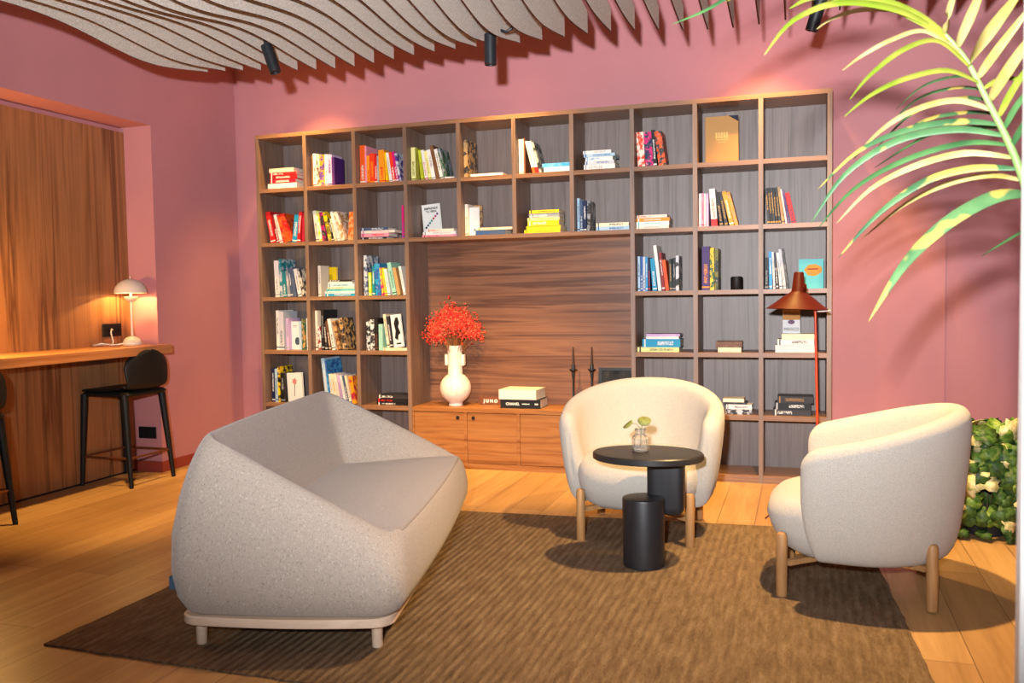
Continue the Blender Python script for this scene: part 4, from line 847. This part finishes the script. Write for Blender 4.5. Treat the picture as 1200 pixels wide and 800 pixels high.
t = NT('warm_bulb', .4); t.b.inputs['Emission Color'].default_value = (1,.62,.25,1); t.b.inputs['Emission Strength'].default_value = 6; M_BULB = t.m
m = MB(); m.lathe([(0,.402),(.012,.405),(.017,.415),(.012,.428),(0,.432)], n=16); m.build('bulb', M_BULB, lp, smooth=True)
m = MB(); m.tube([(-.03,-.05,.012),(-.06,-.09,.006),(-.10,-.075,.006),(-.13,-.13,.008),(-.10,-.17,.012),(-.12,-.23,.010),(-.09,-.19,.02),(-.05,-.13,.006),(-.07,-.10,.03),(-.11,-.075,.085),(-.145,-.03,.110),(-.157,-.005,.103)], .0045, 8)
m.build('cord', M_WHITE, lp, smooth=True)
def socket(name, loc, rz, w, h, holes, lab, vert=False):
    t = thing(name, lab, 'socket', loc, rz)
    m = MB(); m.bbox(-w/2, w/2, -.009, 0, -h/2, h/2, .002); m.build('plate', M_BLACK, t)
    for hx in holes:
        m = MB(); m.lathe([(0,0),(.018,0),(.018,.004),(.0155,.004),(.0155,.001),(0,.001)], n=20, M=Matrix.Rotation(PI/2,4,'X')); m.build('socket_ring', M_INK, t, loc=(hx,-.009,0))
socket('wall_socket', (-.6598,-.80,1.008), PI/2, .17, .088, (-.042,.042), 'dark double wall socket on wood panel beside the table lamp')
socket('wall_socket', (-.545,-.6155,.276), 0, .148, .082, (-.037,.037), 'black double wall socket low on pink pier behind the stool')

# ------------------------------------------------------------------ bar stools (face -x in local space)
def make_stool(loc, lab):
    t = thing('bar_stool', lab, 'bar stool', loc, 0, 'black bar stools at the counter')
    # seat shell: s from front edge to top of the low back, q across
    rows = []; NS, NQ = 48, 17
    for i in range(NS+1):
        s_ = i/NS
        if s_ < .62:
            a = s_/.62; x = -.20 + .355*a; z = .635 - .012*math.sin(PI*a) - .012*(1-a)**6 + .02*max(0,a-.8)**2
            hw = .185 + .012*math.sin(PI*a); cup = .018*(a**1.5)
        else:
            a = (s_-.62)/.38
            ang = PI/2*min(1, a/.35); x = .155 + .045*math.sin(ang)+ .020*a; z = .632 + (.038*(1-math.cos(ang))) + max(0,a-.30)*.305
            tt = max(0, a-.30)/.70; hw = (.186 + .016*math.sin(PI/2*tt/.40)) if tt < .40 else .202*math.sqrt(max(.0004, 1-((tt-.40)/.603)**2.2)); cup = .018 + .05*min(1,a*1.6)
        row = []
        for j in range(NQ+1):
            q = 2*j/NQ - 1
            up = cup*abs(q)**2.4
            if s_ < .62: row.append((x, q*hw, z + up))
            else: row.append((x - up*.75 , q*hw, z + (up*.35 if a < .3 else 0)))
        rows.append(row)
    m = MB(); vs = [p for r in rows for p in r]; fs = []
    for i in range(NS):
        for j in range(NQ):
            k = i*(NQ+1)+j; fs.append((k, k+1, k+NQ+2, k+NQ+1))
    m.add(vs, fs); o = m.build('seat_shell', M_BLACK, t, smooth=True)
    md = o.modifiers.new('thickness', 'SOLIDIFY'); md.thickness = .016; md.offset = 0
    md = o.modifiers.new('smooth', 'SUBSURF'); md.levels = md.render_levels = 1
    m = MB(); m.bbox(-.20,.175,-.185,.185,.585,.617,.012); m.build('seat_frame', M_BLACK, t)
    for sx, sy in ((-1,-1),(-1,1),(1,-1),(1,1)):
        f = (-.205 if sx < 0 else .19, sy*.20, 0); tp = (-.185 if sx < 0 else .135, sy*.172, .60)
        m = MB(); f_ = Vector(f); t_ = Vector(tp)
        m.tube([f_, f_.lerp(t_,.5), f_.lerp(t_,.9), t_], [.0135,.0195,.024,.024], 12); m.build('leg', M_BLACK, t, smooth=40)
    z = .19
    def at(sx, sy): 
        f = Vector((-.205 if sx < 0 else .19, sy*.20, 0)); e = Vector((-.185 if sx < 0 else .135, sy*.172, .60)); return f.lerp(e, z/.6)
    for a, b_ in (((-1,-1),(-1,1)),((-1,1),(1,1)),((1,1),(1,-1)),((1,-1),(-1,-1))):
        m = MB(); m.tube([at(*a), at(*b_)], .0075, 8); m.build('foot_rail', M_COPPER, t, smooth=40)
    return t
st1 = make_stool((-.44,-.925,0), 'black bar stool with low rounded back beside the pink pier')
st2 = copy_tree(st1); st2.location = (-.41,-2.235,0); st2['label'] = 'black bar stool cut off by the left edge of the photo'

# ------------------------------------------------------------------ rug
RT = .007
m = MB(); q = [(1.312,-3.325),(4.262,-3.36),(4.125,-1.03),(1.335,-1.20)]
NX, NY = 60, 40; top = []; rnd = random.Random(5)
def rq(u, v): 
    a = Vector((*q[0],0)).lerp(Vector((*q[1],0)),u); b_ = Vector((*q[3],0)).lerp(Vector((*q[2],0)),u); return a.lerp(b_, v)
for j in range(NY+1):
    for i in range(NX+1):
        p = rq(i/NX, j/NY)
        if i in (0,NX): p.x += rnd.uniform(-.004,.004)
        if j in (0,NY): p.y += rnd.uniform(-.004,.004)
        top.append(p)
vs = [(p.x,p.y,RT) for p in top]; fs = [(j*(NX+1)+i, j*(NX+1)+i+1, (j+1)*(NX+1)+i+1, (j+1)*(NX+1)+i) for j in range(NY) for i in range(NX)]
rim = [i for i in range(NX+1)] + [(j)*(NX+1)+NX for j in range(1,NY+1)] + [NY*(NX+1)+i for i in range(NX-1,-1,-1)] + [j*(NX+1) for j in range(NY-1,0,-1)]
o_ = len(vs); vs += [(top[i].x, top[i].y, 0.0005) for i in rim]
for k in range(len(rim)): fs.append((rim[k], o_+k, o_+(k+1)%len(rim), rim[(k+1)%len(rim)]))
fs.append(tuple(o_+k for k in range(len(rim)-1,-1,-1)))
m.add(vs, fs); rg = m.build('rug', M_RUG); tag(rg, 'large brown woven jute rug under the sofa and armchairs', 'rug')

# ------------------------------------------------------------------ sofa
SROT = math.atan2(.231,.973)
sf = thing('sofa', 'flecked grey wool loveseat sofa with sloping arms on pale wood base', 'sofa', (1.844,-3.183,RT), SROT)
VC = .765
def hrim(u):
    return lerp(.728, .392, min(1, max(0, (u-.03)/.65))**1.03)
lev = [ # height share, u0,u1,v0,v1, corner radius
 (0, -.020,.688,-.018,1.548,.060), (.02, -.036,.702,-.034,1.564,.065), (.10,-.060,.724,-.056,1.588,.070), (.25,-.076,.740,-.070,1.602,.075), (.45,-.076,.744,-.068,1.600,.078),
 (.65,-.058,.738,-.048,1.582,.080), (.82,-.030,.728,-.020,1.556,.078), (.93,-.002,.716,.008,1.528,.070), (.98,.016,.706,.026,1.510,.062), (1.0,.030,.698,.040,1.496,.055)]
rings = []
for t_, u0,u1,v0,v1,n in lev:
    r = []
    for u, v in rrect(u0,u1,v0,v1,n,.024,.016):
        k = 1 + .055*sst(t_*1.3)*(u-.30)/.7 ; v = VC + (v-VC)*k
        h = hrim(u); r.append((u, v, .118 + t_*(h-.118)))
    rings.append(r)
# inner side, straight down to below the seat
for dz, u0,u1,v0,v1,n in ((.004,.040,.694,.049,1.487,.050),(.05,.050,.690,.060,1.476,.045),(.3,.082,.682,.088,1.448,.04),(.65,.122,.670,.122,1.414,.035),(.95,.155,.660,.150,1.386,.03),(1.2,.17,.65,.165,1.37,.03)):
    r = []
    for u, v in rrect(u0,u1,v0,v1,n,.020,.012):
        k = 1 + .055*(u-.30)/.7; v = VC + (v-VC)*k
        h = hrim(u); s_ = .350; r.append((u, v, h + dz*(min(s_,h-.03)-h)))
    rings.append(r)
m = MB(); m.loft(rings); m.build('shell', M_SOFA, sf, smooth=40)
# seat cushion
rings = []
def sz(u): return .374 + .022*sst((u-.15)/.5)
base_ = [(u, v) for u, v in rrect(.128,.716,.118,1.418,.035,.020,.008)]
def seat_ring(dz, ins):
    r = []
    for u, v in base_:
        u2 = .42 + (u-.42)*(1-ins/.30); v2 = VC + (v-VC)*(1-ins/.65)
        k = 1 + .075*(u2-.42)/.30; v2 = VC + (v2-VC)*k
        r.append((u2, v2, sz(u2)+dz))
    return r
for dz, ins in ((-.075,.012),(-.02,.002),(-.008,-.001),(-.002,.004),(.0,.014),(.003,.05),(.010,.14),(.014,.22),(.016,.28)): rings.append(seat_ring(dz, ins))
m = MB(); m.loft(rings); m.build('seat_cushion', M_SOFA_SHADED, sf, smooth=60)
# wooden base and legs
rings = []
for z, i in ((.086,.004),(.089,0),(.113,0),(.118,.004)):
    rings.append([(u, v, z) for u, v in rrect(-.042+i,.698-i,-.040+i,1.570-i,.06,.010,.026)])
m = MB(); m.loft(rings); m.build('base_frame', M_LIGHTWOOD, sf, smooth=40)
for u, v in ((.012,.02),(.635,.02),(.012,1.50),(.635,1.50)):
    m = MB(); m.lathe([(0,0),(.017,0),(.0185,.003),(.0195,.088),(0,.088)], c=(u,v,0), n=20); m.build('leg', M_LIGHTWOOD, sf, smooth=40)
m = MB(); m.bbox(-.083,-.062,-.015,.025,.20,.245,.001); m.build('maker_tab', plain('blue_fabric_tab',(60,84,104),.8), sf, label='small blue fabric tab')

# ------------------------------------------------------------------ armchairs (front towards -y)
def make_armchair(loc, rz, lab):
    t = thing('armchair', lab, 'armchair', loc, rz, 'cream tub armchairs')
    A, B, AL = .412, .425, .135
    path = []
    for k in range(7): path.append((( A - .012*(1-k/6)), -AL + AL*k/6, (1,-.05 if k else -.1)))
    for k in range(1, 34):
        a = PI*k/34; x, y = se(A, B, 2.05, a); 
        nx, ny = math.copysign(abs(x/A)**1.35, x)/A, math.copysign(abs(y/B)**1.35, y)/B; L = math.hypot(nx, ny); path.append((x, y, (nx/L, ny/L)))
    for k in range(7): path.append((-(A - .012*(k/6)), -AL*k/6, (-1,-.05)))
    def H(y): return .608 + .24*max(0, y+.13)
    secs = []
    def section(p, shrink=1.0, fwd=0):
        x, y, (nx, ny) = p; h = H(y)
        lo = .150
        pr_ = [(-.125,lo),(-.085,lo+.010),(-.058,lo+.045),(-.036,lo+.12),(-.018,lerp(lo,h,.5)),(-.004,lerp(lo,h,.75)),(-.001,h-.055),(-.007,h-.026),(-.024,h-.006),(-.045,h),(-.066,h-.006),(-.085,h-.028),(-.095,h-.07),(-.103,lerp(.40,h,.45)),(-.118,.40),(-.14,.33),(-.16,.22),(-.16,lo+.01)]
        cr = sum(a for a,_ in pr_)/len(pr_); cz = sum(z for _,z in pr_)/len(pr_)
        out = []
        for r, z in pr_:
            r = cr+(r-cr)*shrink; z = cz+(z-cz)*(.45+.55*shrink if shrink<1 else 1)
            # front taper: bottom of the arm front recedes
            out.append((x + nx*r, y + ny*r*(1 if abs(ny)>.12 else 0) + fwd*(.35+.65*min(1,(z-.165)/.2)), z))
        return out
    # rounded arm fronts
    for s_, f in ((.12,-.062),(.42,-.058),(.68,-.045),(.87,-.024)): secs.append(section(path[0], s_, f))
    for p in path: secs.append(section(p))
    for s_, f in ((.87,-.024),(.68,-.045),(.42,-.058),(.12,-.062)): secs.append(section(path[-1], s_, f))
    m = MB(); m.loft(secs); o = m.build('shell', M_BOUCLE, t, smooth=60)
    md = o.modifiers.new('smooth','SUBSURF'); md.levels = md.render_levels = 1
    # seat cushion: rounded block that bulges out at the front
    rings = []; n = 48
    for z, k, f in ((.145,.70,.0),(.150,.80,.0),(.18,.90,.012),(.24,.97,.030),(.30,1.0,.040),(.345,.985,.034),(.372,.95,.015),(.386,.88,.0),(.392,.72,0),(.395,.45,0),(.396,.15,0)):
        r = []
        for i in range(n):
            a = 2*PI*i/n; x, y = se(.305, .315, 3.2, a); x *= k; y *= k
            if y < 0: y -= f*min(1,-y/.2)
            r.append((x, y+.015, z))
        rings.append(r)
    m = MB(); m.loft(rings); m.build('seat_cushion', M_BOUCLE, t, smooth=60)
    m = MB()
    for sx, sy in ((-1,-1),(1,-1),(-1,1),(1,1)):
        g = MB(); g.lathe([(0,0),(.020,0),(.0215,.003),(.0215,.238),(.017,.249),(.008,.253),(0,.253)], c=(sx*.262, sy*.268,0), n=20); g.build('leg', M_OAK, t, smooth=40)
    for s_ in (-1, 1):
        g = MB(); v = Vector((.262, s_*.268, 0)); d = v.normalized(); nn = Vector((-d.y, d.x, 0))*.014
        P = [(-v-nn),(v-nn),(v+nn),(-v+nn)]; dz = 0 if s_ > 0 else .0
        g.loft([[(p.x*.93,p.y*.93,z) for p in P] for z in (.118 + (.022 if s_>0 else 0), .139 + (.022 if s_>0 else 0))]); g.build('cross_brace', M_OAK, t)
    return t
c1 = make_armchair((3.072,-1.275,RT), .03, 'cream boucle tub armchair facing out behind the black side table')
c2 = copy_tree(c1); c2.location = (4.048,-1.870,RT); c2.rotation_euler = (0,0,-PI/2-.05); c2['label'] = 'cream boucle tub armchair seen from its side beside the ivy'

# ------------------------------------------------------------------ side table
tb = thing('side_table', 'black stained wood side table with oval top and low drum', 'side table', (3.18,-1.868,RT))
m = MB(); m.lathe([(0,0),(.088,0),(.0905,.003),(.0925,.292),(.0905,.300),(.082,.3025),(0,.3025)], n=48); m.build('drum', M_BLACKWOOD, tb, smooth=35)
TX, TY = .012, .050
rings = [[(TX+math.cos(a)*(.245-i), TY+math.sin(a)*(.19-i), z) for a in [2*PI*k/64 for k in range(64)]] for z, i in ((.462,.006),(.466,.0),(.488,0),(.493,.005))]
m = MB(); m.loft(rings); m.build('table_top', M_BLACKWOOD_H, tb, smooth=35)
rings = []
for z, k in ((.212,.70),(.215,.84),(.226,.95),(.246,1),(.462,1)):
    rings.append([(.085+x*k, .105+y*k, z) for x, y in [se(.082,.055,4.5,2*PI*i/40) for i in range(40)]])
m = MB(); m.loft(rings); m.build('upright', M_BLACKWOOD, tb, smooth=35)
# little glass bottle with a sprig
bt = thing('glass_bottle', 'small clear glass bottle holding a sprig on the side table', 'bottle', (3.157,-1.80,RT+.4932))
m = MB(); rings = []
for z, r in ((0,.022),(.003,.0265),(.045,.0265),(.052,.022),(.058,.015),(.070,.015),(.072,.0175),(.078,.0175),(.0785,.013),(.056,.0125),(.05,.02),(.043,.0235),(.008,.0235),(.006,.02)):
    rings.append([(r*math.cos(2*PI*k/8+.2), r*math.sin(2*PI*k/8+.2), z) for k in range(8)])
m.loft(rings); m.build('bottle_body', M_GLASS, bt); bt.scale = (1.42,1.42,1.30)
sg2 = thing('leaf_sprig', 'small sprig with two rounded green leaves in the glass bottle', 'plant', (3.157,-1.80,RT+.4932))
sg2.scale = (1.42,1.42,1.30)
M_SPRIG = speckle('sage_leaf', (128,132,70), (96,104,52), 40, .6)
m = MB(); m.tube([(0,0,.012),(.002,0,.06),(.006,0,.094),(.012,-.004,.103)], .0016, 6); m.tube([(.003,0,.075),(-.012,-.002,.094),(-.03,-.004,.096)], .0012, 6); m.build('stem', M_SPRIG, sg2, smooth=True)
def leaf_disc(name, c, rx, ry, tilt, par, mat):
    g = MB(); n = 16
    ring = [(rx*math.cos(2*PI*k/n), ry*math.sin(2*PI*k/n), .10*rx*math.cos(4*PI*k/n)) for k in range(n)]
    g.add([(0,0,-.004)] + ring, [(0, 1+k, 1+(k+1)%n) for k in range(n)])
    o = g.build(name, mat, par, loc=c, rot=tilt, smooth=True); md = o.modifiers.new('t','SOLIDIFY'); md.thickness = .0015; return o
leaf_disc('leaf', (.014,-.006,.106), .021, .018, (.9,.1,0), sg2, M_SPRIG)
leaf_disc('leaf', (-.038,-.006,.092), .019, .011, (.6,-.75,.1), sg2, M_SPRIG)

# ------------------------------------------------------------------ red floor lamp
fl = thing('floor_lamp', 'rust red floor lamp with wide conical shade before the bookcase', 'floor lamp', (3.935,-.42,0))
m = MB(); m.lathe([(0,0),(.105,0),(.108,.004),(.105,.016),(.02,.020),(0,.020)], n=40); m.build('base', M_RED, fl, smooth=35)
m = MB(); m.tube([(.0,0,.018),(-.022,0,1.115)], .0072, 12); m.build('pole', M_REDPOLE, fl, smooth=40)
SM = Matrix.Rotation(.04, 4, 'Y') @ Matrix.Rotation(-.02, 4, 'X')
m = MB(); m.lathe([(.170,0),(.172,.003),(.150,.018),(.120,.040),(.092,.064),(.066,.083),(.042,.098),(.036,.106),(.027,.208),(.022,.213),(0,.213),(0,.208),(.02,.205),(.03,.106),(.062,.08),(.118,.036),(.168,.001)], n=48, M=SM); 
m.build('shade', M_RED, fl, loc=(-.118,0,1.098), smooth=40)
m = MB(); m.lathe([(0,-.012),(.018,-.010),(.024,.0),(.018,.01),(0,.012)], n=20, M=Matrix.Rotation(PI/2,4,'Y')); m.tube([(-.024,0,0),(0,0,0),(.004,0,-.05)], .006, 8); m.build('knob', M_RED, fl, loc=(-.078,-.004,1.222), smooth=40)
m = MB(); m.lathe([(0,.002),(.034,.0),(.037,-.004),(.034,-.008),(0,-.010)], n=24, sx=1, sy=.8, M=Matrix.Rotation(-.06,4,'Y')); m.build('reflector', M_WHITE, fl, loc=(.022,-.03,1.094), smooth=40, label='white inner reflector')
m = MB(); m.tube([(.0,.0,.012),(-.10,-.05,.008),(-.17,-.12,.006),(-.235,-.30,.006),(-.255,-.38,.005),(-.275,-.47,.005)], .0035, 6); m.build('cord', plain('dark_red_cord',(90,28,20),.6), fl, smooth=True)
# ------------------------------------------------------------------ palm
def leaf_mat(name, c1, c2, band=False):
    t = NT(name, .45, .4); v = t.coords()
    f = t.noise(v, 9, 2); c = t.ramp(f, [(.35, lin(c1)), (.65, lin(c2))])
    if band:
        f2 = t.noise(t.coords((1,1,1)), 13, 1); c = t.mix(t.ramp(f2, [(.56,(0,0,0,1)),(.60,(1,1,1,1))]), c, lin((206,186,92)))
    t.col(c); t.b.inputs['Subsurface Weight'].default_value = 0
    tr = t.n('ShaderNodeBsdfTranslucent'); mx = t.n('ShaderNodeMixShader'); mx.inputs[0].default_value = .3
    if isinstance(c, tuple): tr.inputs[0].default_value = c
    else: t.l(c, tr.inputs[0])
    out = t.t.nodes['Material Output']; t.l(t.b.outputs[0], mx.inputs[1]); t.l(tr.outputs[0], mx.inputs[2]); t.l(mx.outputs[0], out.inputs[0])
    return t.m
PM = [leaf_mat('palm_leaf_green', (58,104,62), (96,146,84)), leaf_mat('palm_leaf_lime', (132,156,42), (184,186,78)), leaf_mat('palm_leaf_cream', (202,180,96), (224,208,144)), leaf_mat('palm_leaf_banded', (62,110,72), (108,152,96), True)]
M_STEM = leaf_mat('palm_stem', (134,170,96), (168,198,120))
PX, PY = 4.78, -3.05
pp = thing('palm_plant', 'tall potted palm whose long leaves reach into the upper right', 'palm', (PX,PY,0))
m = MB(); m.lathe([(0,0),(.16,0),(.175,.01),(.215,.36),(.222,.365),(.222,.385),(.20,.385),(.195,.33),(0,.33)], n=40); m.build('pot', speckle('grey_pot',(120,116,112),(104,100,96),40,.6), pp, smooth=35)
m = MB(); m.lathe([(0,.331),(.19,.331),(.12,.345),(0,.35)], n=24); m.build('soil', speckle('dark_soil',(58,44,34),(36,28,22),60,.9), pp, smooth=True)
def spline(pts, k=4):
    pts = [Vector(p) for p in pts]; out = []
    for i in range(len(pts)-1):
        a, b_, c, d = pts[max(i-1,0)], pts[i], pts[i+1], pts[min(i+2,len(pts)-1)]
        for j in range(k):
            t = j/k; out.append(.5*((2*b_)+(c-a)*t+(2*a-5*b_+4*c-d)*t*t+(-a+3*b_-3*c+d)*t**3))
    out.append(pts[-1]); return out
O = Vector((PX,PY,0))
def frond(rach, leaves, foot, nm):
    base = [Vector(p) for p in rach][::-1]
    stem = [foot, foot.lerp(base[0], .5) + Vector((.06,0,.12))] + base
    sp_ = spline(stem, 5); n = len(sp_)
    m = MB(); m.tube([p - O for p in sp_], [lerp(.014,.0035,i/(n-1)) for i in range(n)], 8)
    r = m.build('frond_stem', M_STEM, pp, smooth=True)
    for pts, hw, st in leaves:
        c = spline(pts, 5); nn = len(c); m = MB(); vs = []; fs = []
        for i, p in enumerate(c):
            t = i/(nn-1); tg = (c[min(i+1,nn-1)] - c[max(i-1,0)]).normalized()
            w = hw * LEAF_W * max(.03, (min(1, t/.25)**.6*.75+.25) * (1 - max(0,(t-.45)/.55)**1.6))
            nrm = Vector((-.10,-1,.42)); side = tg.cross(nrm).normalized(); up = side.cross(tg).normalized()
            vs += [p - O - side*w + up*w*.35, p - O, p - O + side*w + up*w*.35]
        for i in range(nn-1):
            k = i*3; fs += [(k,k+1,k+4,k+3),(k+1,k+2,k+5,k+4)]
        m.add(vs, fs); o = m.build('leaflet', PM[st], r, smooth=True)
        md = o.modifiers.new('t','SOLIDIFY'); md.thickness = .0012
frond(FROND_A, LEAF_A, O + Vector((-.05,0,.33)), 'a')
frond(FROND_B, LEAF_B, O + Vector((.04,.05,.33)), 'b')
rnd = random.Random(9)
for k in range(4):      # more stems of the same plant beyond the frame
    a = .3 + k*.7; ft = O + Vector((.05*math.cos(a), .05*math.sin(a), .33))
    tip = O + Vector((.55*math.cos(a-.6)+.35, .6*math.sin(a-.3), 1.75 + .15*k))
    rc = [tip, ft.lerp(tip,.75)+Vector((0,0,.16)), ft.lerp(tip,.45)+Vector((0,0,.14))]
    lv = []
    for j in range(18):
        t = .25 + .75*j/18; p = Vector(rc[1]).lerp(Vector(rc[0]), t)
        dirn = (tip-ft).normalized(); sd = dirn.cross(Vector((0,0,1))).normalized()*(1 if j%2 else -1)
        q1 = p + sd*.16 + dirn*.06 + Vector((0,0,.03)); q2 = p + sd*.33 + dirn*.12 - Vector((0,0,.07))
        lv.append(([p,q1,q2], .011, 0))
    frond(rc, lv, ft, 'c')

# ------------------------------------------------------------------ ivy by the right hand wall
iv = thing('ivy_plant', 'bushy ivy with green and cream variegated leaves on floor behind armchair', 'plant', (4.70,-.88,0))
def ivy_mat(name, c1, c2, c3):
    t = NT(name, .5, .35); v = t.coords(); f = t.noise(v, 34, 3, .6, .6)
    t.col(t.ramp(f, [(.34, lin(c1)), (.52, lin(c2)), (.68, lin(c3))])); return t.m
IM = [ivy_mat('ivy_dark_leaf', (34,56,26), (58,90,36), (84,114,50)), ivy_mat('ivy_green_leaf', (60,96,32), (98,130,44), (140,156,74)), ivy_mat('ivy_cream_leaf', (150,150,90), (206,196,140), (232,220,172))]
rnd = random.Random(21); m = MB(); stems = MB()
def ivy_leaf(m, c, nrm, size, roll, mi):
    z = Vector(nrm).normalized(); x = z.cross(Vector((0,0,1)));
    if x.length < .1: x = Vector((1,0,0))
    x.normalize(); y = z.cross(x)
    prof = [(0,.12),(.22,0),(.52,.10),(.62,.36),(.50,.52),(.62,.78),(.34,.84),(.16,1.12),(0,1.22)]
    P = prof + [(-a,b_) for a,b_ in prof[-2:0:-1]]
    cr, sr = math.cos(roll), math.sin(roll); vs = [Vector(c) + z*size*.08]
    cx = .5
    for a, b_ in P:
        b2 = b_-cx; u = (a*cr - b2*sr)*size; w = (a*sr + b2*cr)*size
        d = math.hypot(a, b2); vs.append(Vector(c) + x*u + y*w - z*size*(.16*d*d - .05*math.sin(a*9)))
    n = len(P); m.add(vs, [(0,1+k,1+(k+1)%n) for k in range(n)], mi)
for k in range(460):
    a = rnd.uniform(0, 2*PI); t = rnd.random()**1.15
    zz = .03 + .49*t; R = (1 - .42*t**2.2)
    rx, ry = .30*R, .20*R
    px, py = rx*math.cos(a), ry*math.sin(a)
    topw = rnd.random() < .16
    if topw: q = math.sqrt(rnd.random()); px *= q; py *= q; zz = .47 + rnd.random()*.06 - .05*(px>.12)
    c = Vector((px + rnd.gauss(0,.012), py + rnd.gauss(0,.012), max(.035,zz)))
    nr = Vector((math.cos(a)*1.0, math.sin(a)*1.0 , .25 + (1.2 if topw else 0))) + Vector((rnd.gauss(0,.28),rnd.gauss(0,.28),rnd.gauss(0,.28)))
    s_ = rnd.uniform(.058,.112)
    if c.z < .06: s_ *= .6
    ivy_leaf(m, c, nr, s_, rnd.gauss(PI,.7), rnd.choices([0,1,2],[.60,.18,.22])[0])
ob = m.build('foliage', IM, iv, smooth=True); md = ob.modifiers.new('t','SOLIDIFY'); md.thickness = .0012
for k in range(26):
    a = rnd.uniform(0,2*PI); r = rnd.uniform(.6,.98)
    stems.tube([(0.05*math.cos(a),.04*math.sin(a),.02),(.16*math.cos(a),.10*math.sin(a),.35*r),(.25*r*math.cos(a),.16*r*math.sin(a),.46*r),(.29*math.cos(a),.19*math.sin(a),.22*r)], .003, 5)
stems.build('stems', plain('ivy_stem', (96,84,46), .7), iv, smooth=True)
pm = MB(); pm.lathe([(0,0),(.09,0),(.11,.12),(.10,.12),(.09,.10),(0,.10)], n=24); pm.build('pot', plain('dark_pot',(38,36,34),.7), iv, smooth=35)

# ------------------------------------------------------------------ light
def kelvin(k):
    return {2500:(1,.58,.17),2700:(1,.64,.26)}[k]
def light(name, typ, loc, energy, col, **kw):
    d = bpy.data.lights.new(name, typ); d.energy = energy; d.color = col
    for k, v in kw.items(): setattr(d, k, v)
    o = bpy.data.objects.new(name, d); COLL.objects.link(o); o.location = loc; return o
def aim(o, tgt): o.rotation_euler = (Vector(tgt) - o.location).to_track_quat('-Z','Y').to_euler()
l = light('front_light', 'SPOT', KEY_LOC, KEY_E, KEY_COL, spot_size=KEY_SIZE, spot_blend=1.0, shadow_soft_size=.05); aim(l, KEY_AIM)
# ceiling downlights close to the bookcase
for x, y, e, sz_ in ((.4,-.20,DOWN_E,1.15), (2.0,-.32,DOWN_E*.6,1.2), (3.6,-.20,DOWN_E*1.3,1.15)):
    l = light('downlight', 'SPOT', (x,y,3.25), e, kelvin(2500), spot_size=sz_, spot_blend=.9, shadow_soft_size=.03); aim(l, (x,y+.5,0))
    l = light('wall_washer', 'SPOT', (x+.03,-.46,3.25), WASH_E, kelvin(2500), spot_size=.66, spot_blend=.75, shadow_soft_size=.03); aim(l, (x+.01,0,1.75))
l = light('wall_washer', 'SPOT', (4.32,-.75,3.25), WASH_E*.8, kelvin(2500), spot_size=.62, spot_blend=.9, shadow_soft_size=.03); aim(l, (4.25,.35,.75))
# the tube spotlights
for p, tg, e, sz_ in (((2.32,-1.35,2.375),(1.9,-.12,.2),TUBE_E*.75,1.0), ((3.95,-1.07,2.44),(4.0,-.9,0),TUBE_E*.35,1.3), ((3.93,-1.98,2.5),(3.85,-1.85,0),TUBE_E*1.15,1.75), ((1.145,-1.5,2.40),(.9,-.3,.6),TUBE_E*.5,1.1)):
    l = light('tube_spot', 'SPOT', p, e, kelvin(2700), spot_size=sz_, spot_blend=.7, shadow_soft_size=.03); aim(l, tg)
l = light('bar_spot', 'SPOT', (.25,-1.75,2.5), BAR_E, kelvin(2500), spot_size=.95, spot_blend=.9, shadow_soft_size=.04); aim(l, (.0,-1.5,0))
light('lamp_bulb_far', 'POINT', (-.48,-2.1,CZ+.34), FAR_E, kelvin(2500), shadow_soft_size=.05)
light('lamp_bulb', 'POINT', (LX,LY,CZ+.391), LAMP_E, kelvin(2500), shadow_soft_size=.008)
w = bpy.data.worlds.new('room_light'); scene.world = w; w.use_nodes = True
w.node_tree.nodes['Background'].inputs[0].default_value = (*AMB_COL, 1); w.node_tree.nodes['Background'].inputs[1].default_value = AMB

# ------------------------------------------------------------------ camera
cam = bpy.data.cameras.new('camera'); co = bpy.data.objects.new('camera', cam); COLL.objects.link(co)
cam.sensor_width = 36; cam.lens = 1033.53/1200*36; cam.clip_start = .05
RX = Vector((0.95017178,0.31135386,-0.01524358)); DN = Vector((0.0017444,-0.05421043,-0.99852801)); FW = Vector((-0.31172191,0.94874654,-0.05205234))
R = Matrix((RX, -DN, -FW)).transposed().to_4x4(); co.matrix_world = Matrix.Translation((3.83911726,-5.69146468,1.20258989)) @ R
cam.dof.use_dof = True; cam.dof.focus_distance = 4.6; cam.dof.aperture_fstop = 4.5
scene.camera = co
vs_ = scene.view_settings; vs_.view_transform = 'Standard'; vs_.look = 'None'; vs_.gamma = 1; vs_.use_curve_mapping = False; vs_.exposure = EXPOSURE
scene.cycles.use_denoising = True
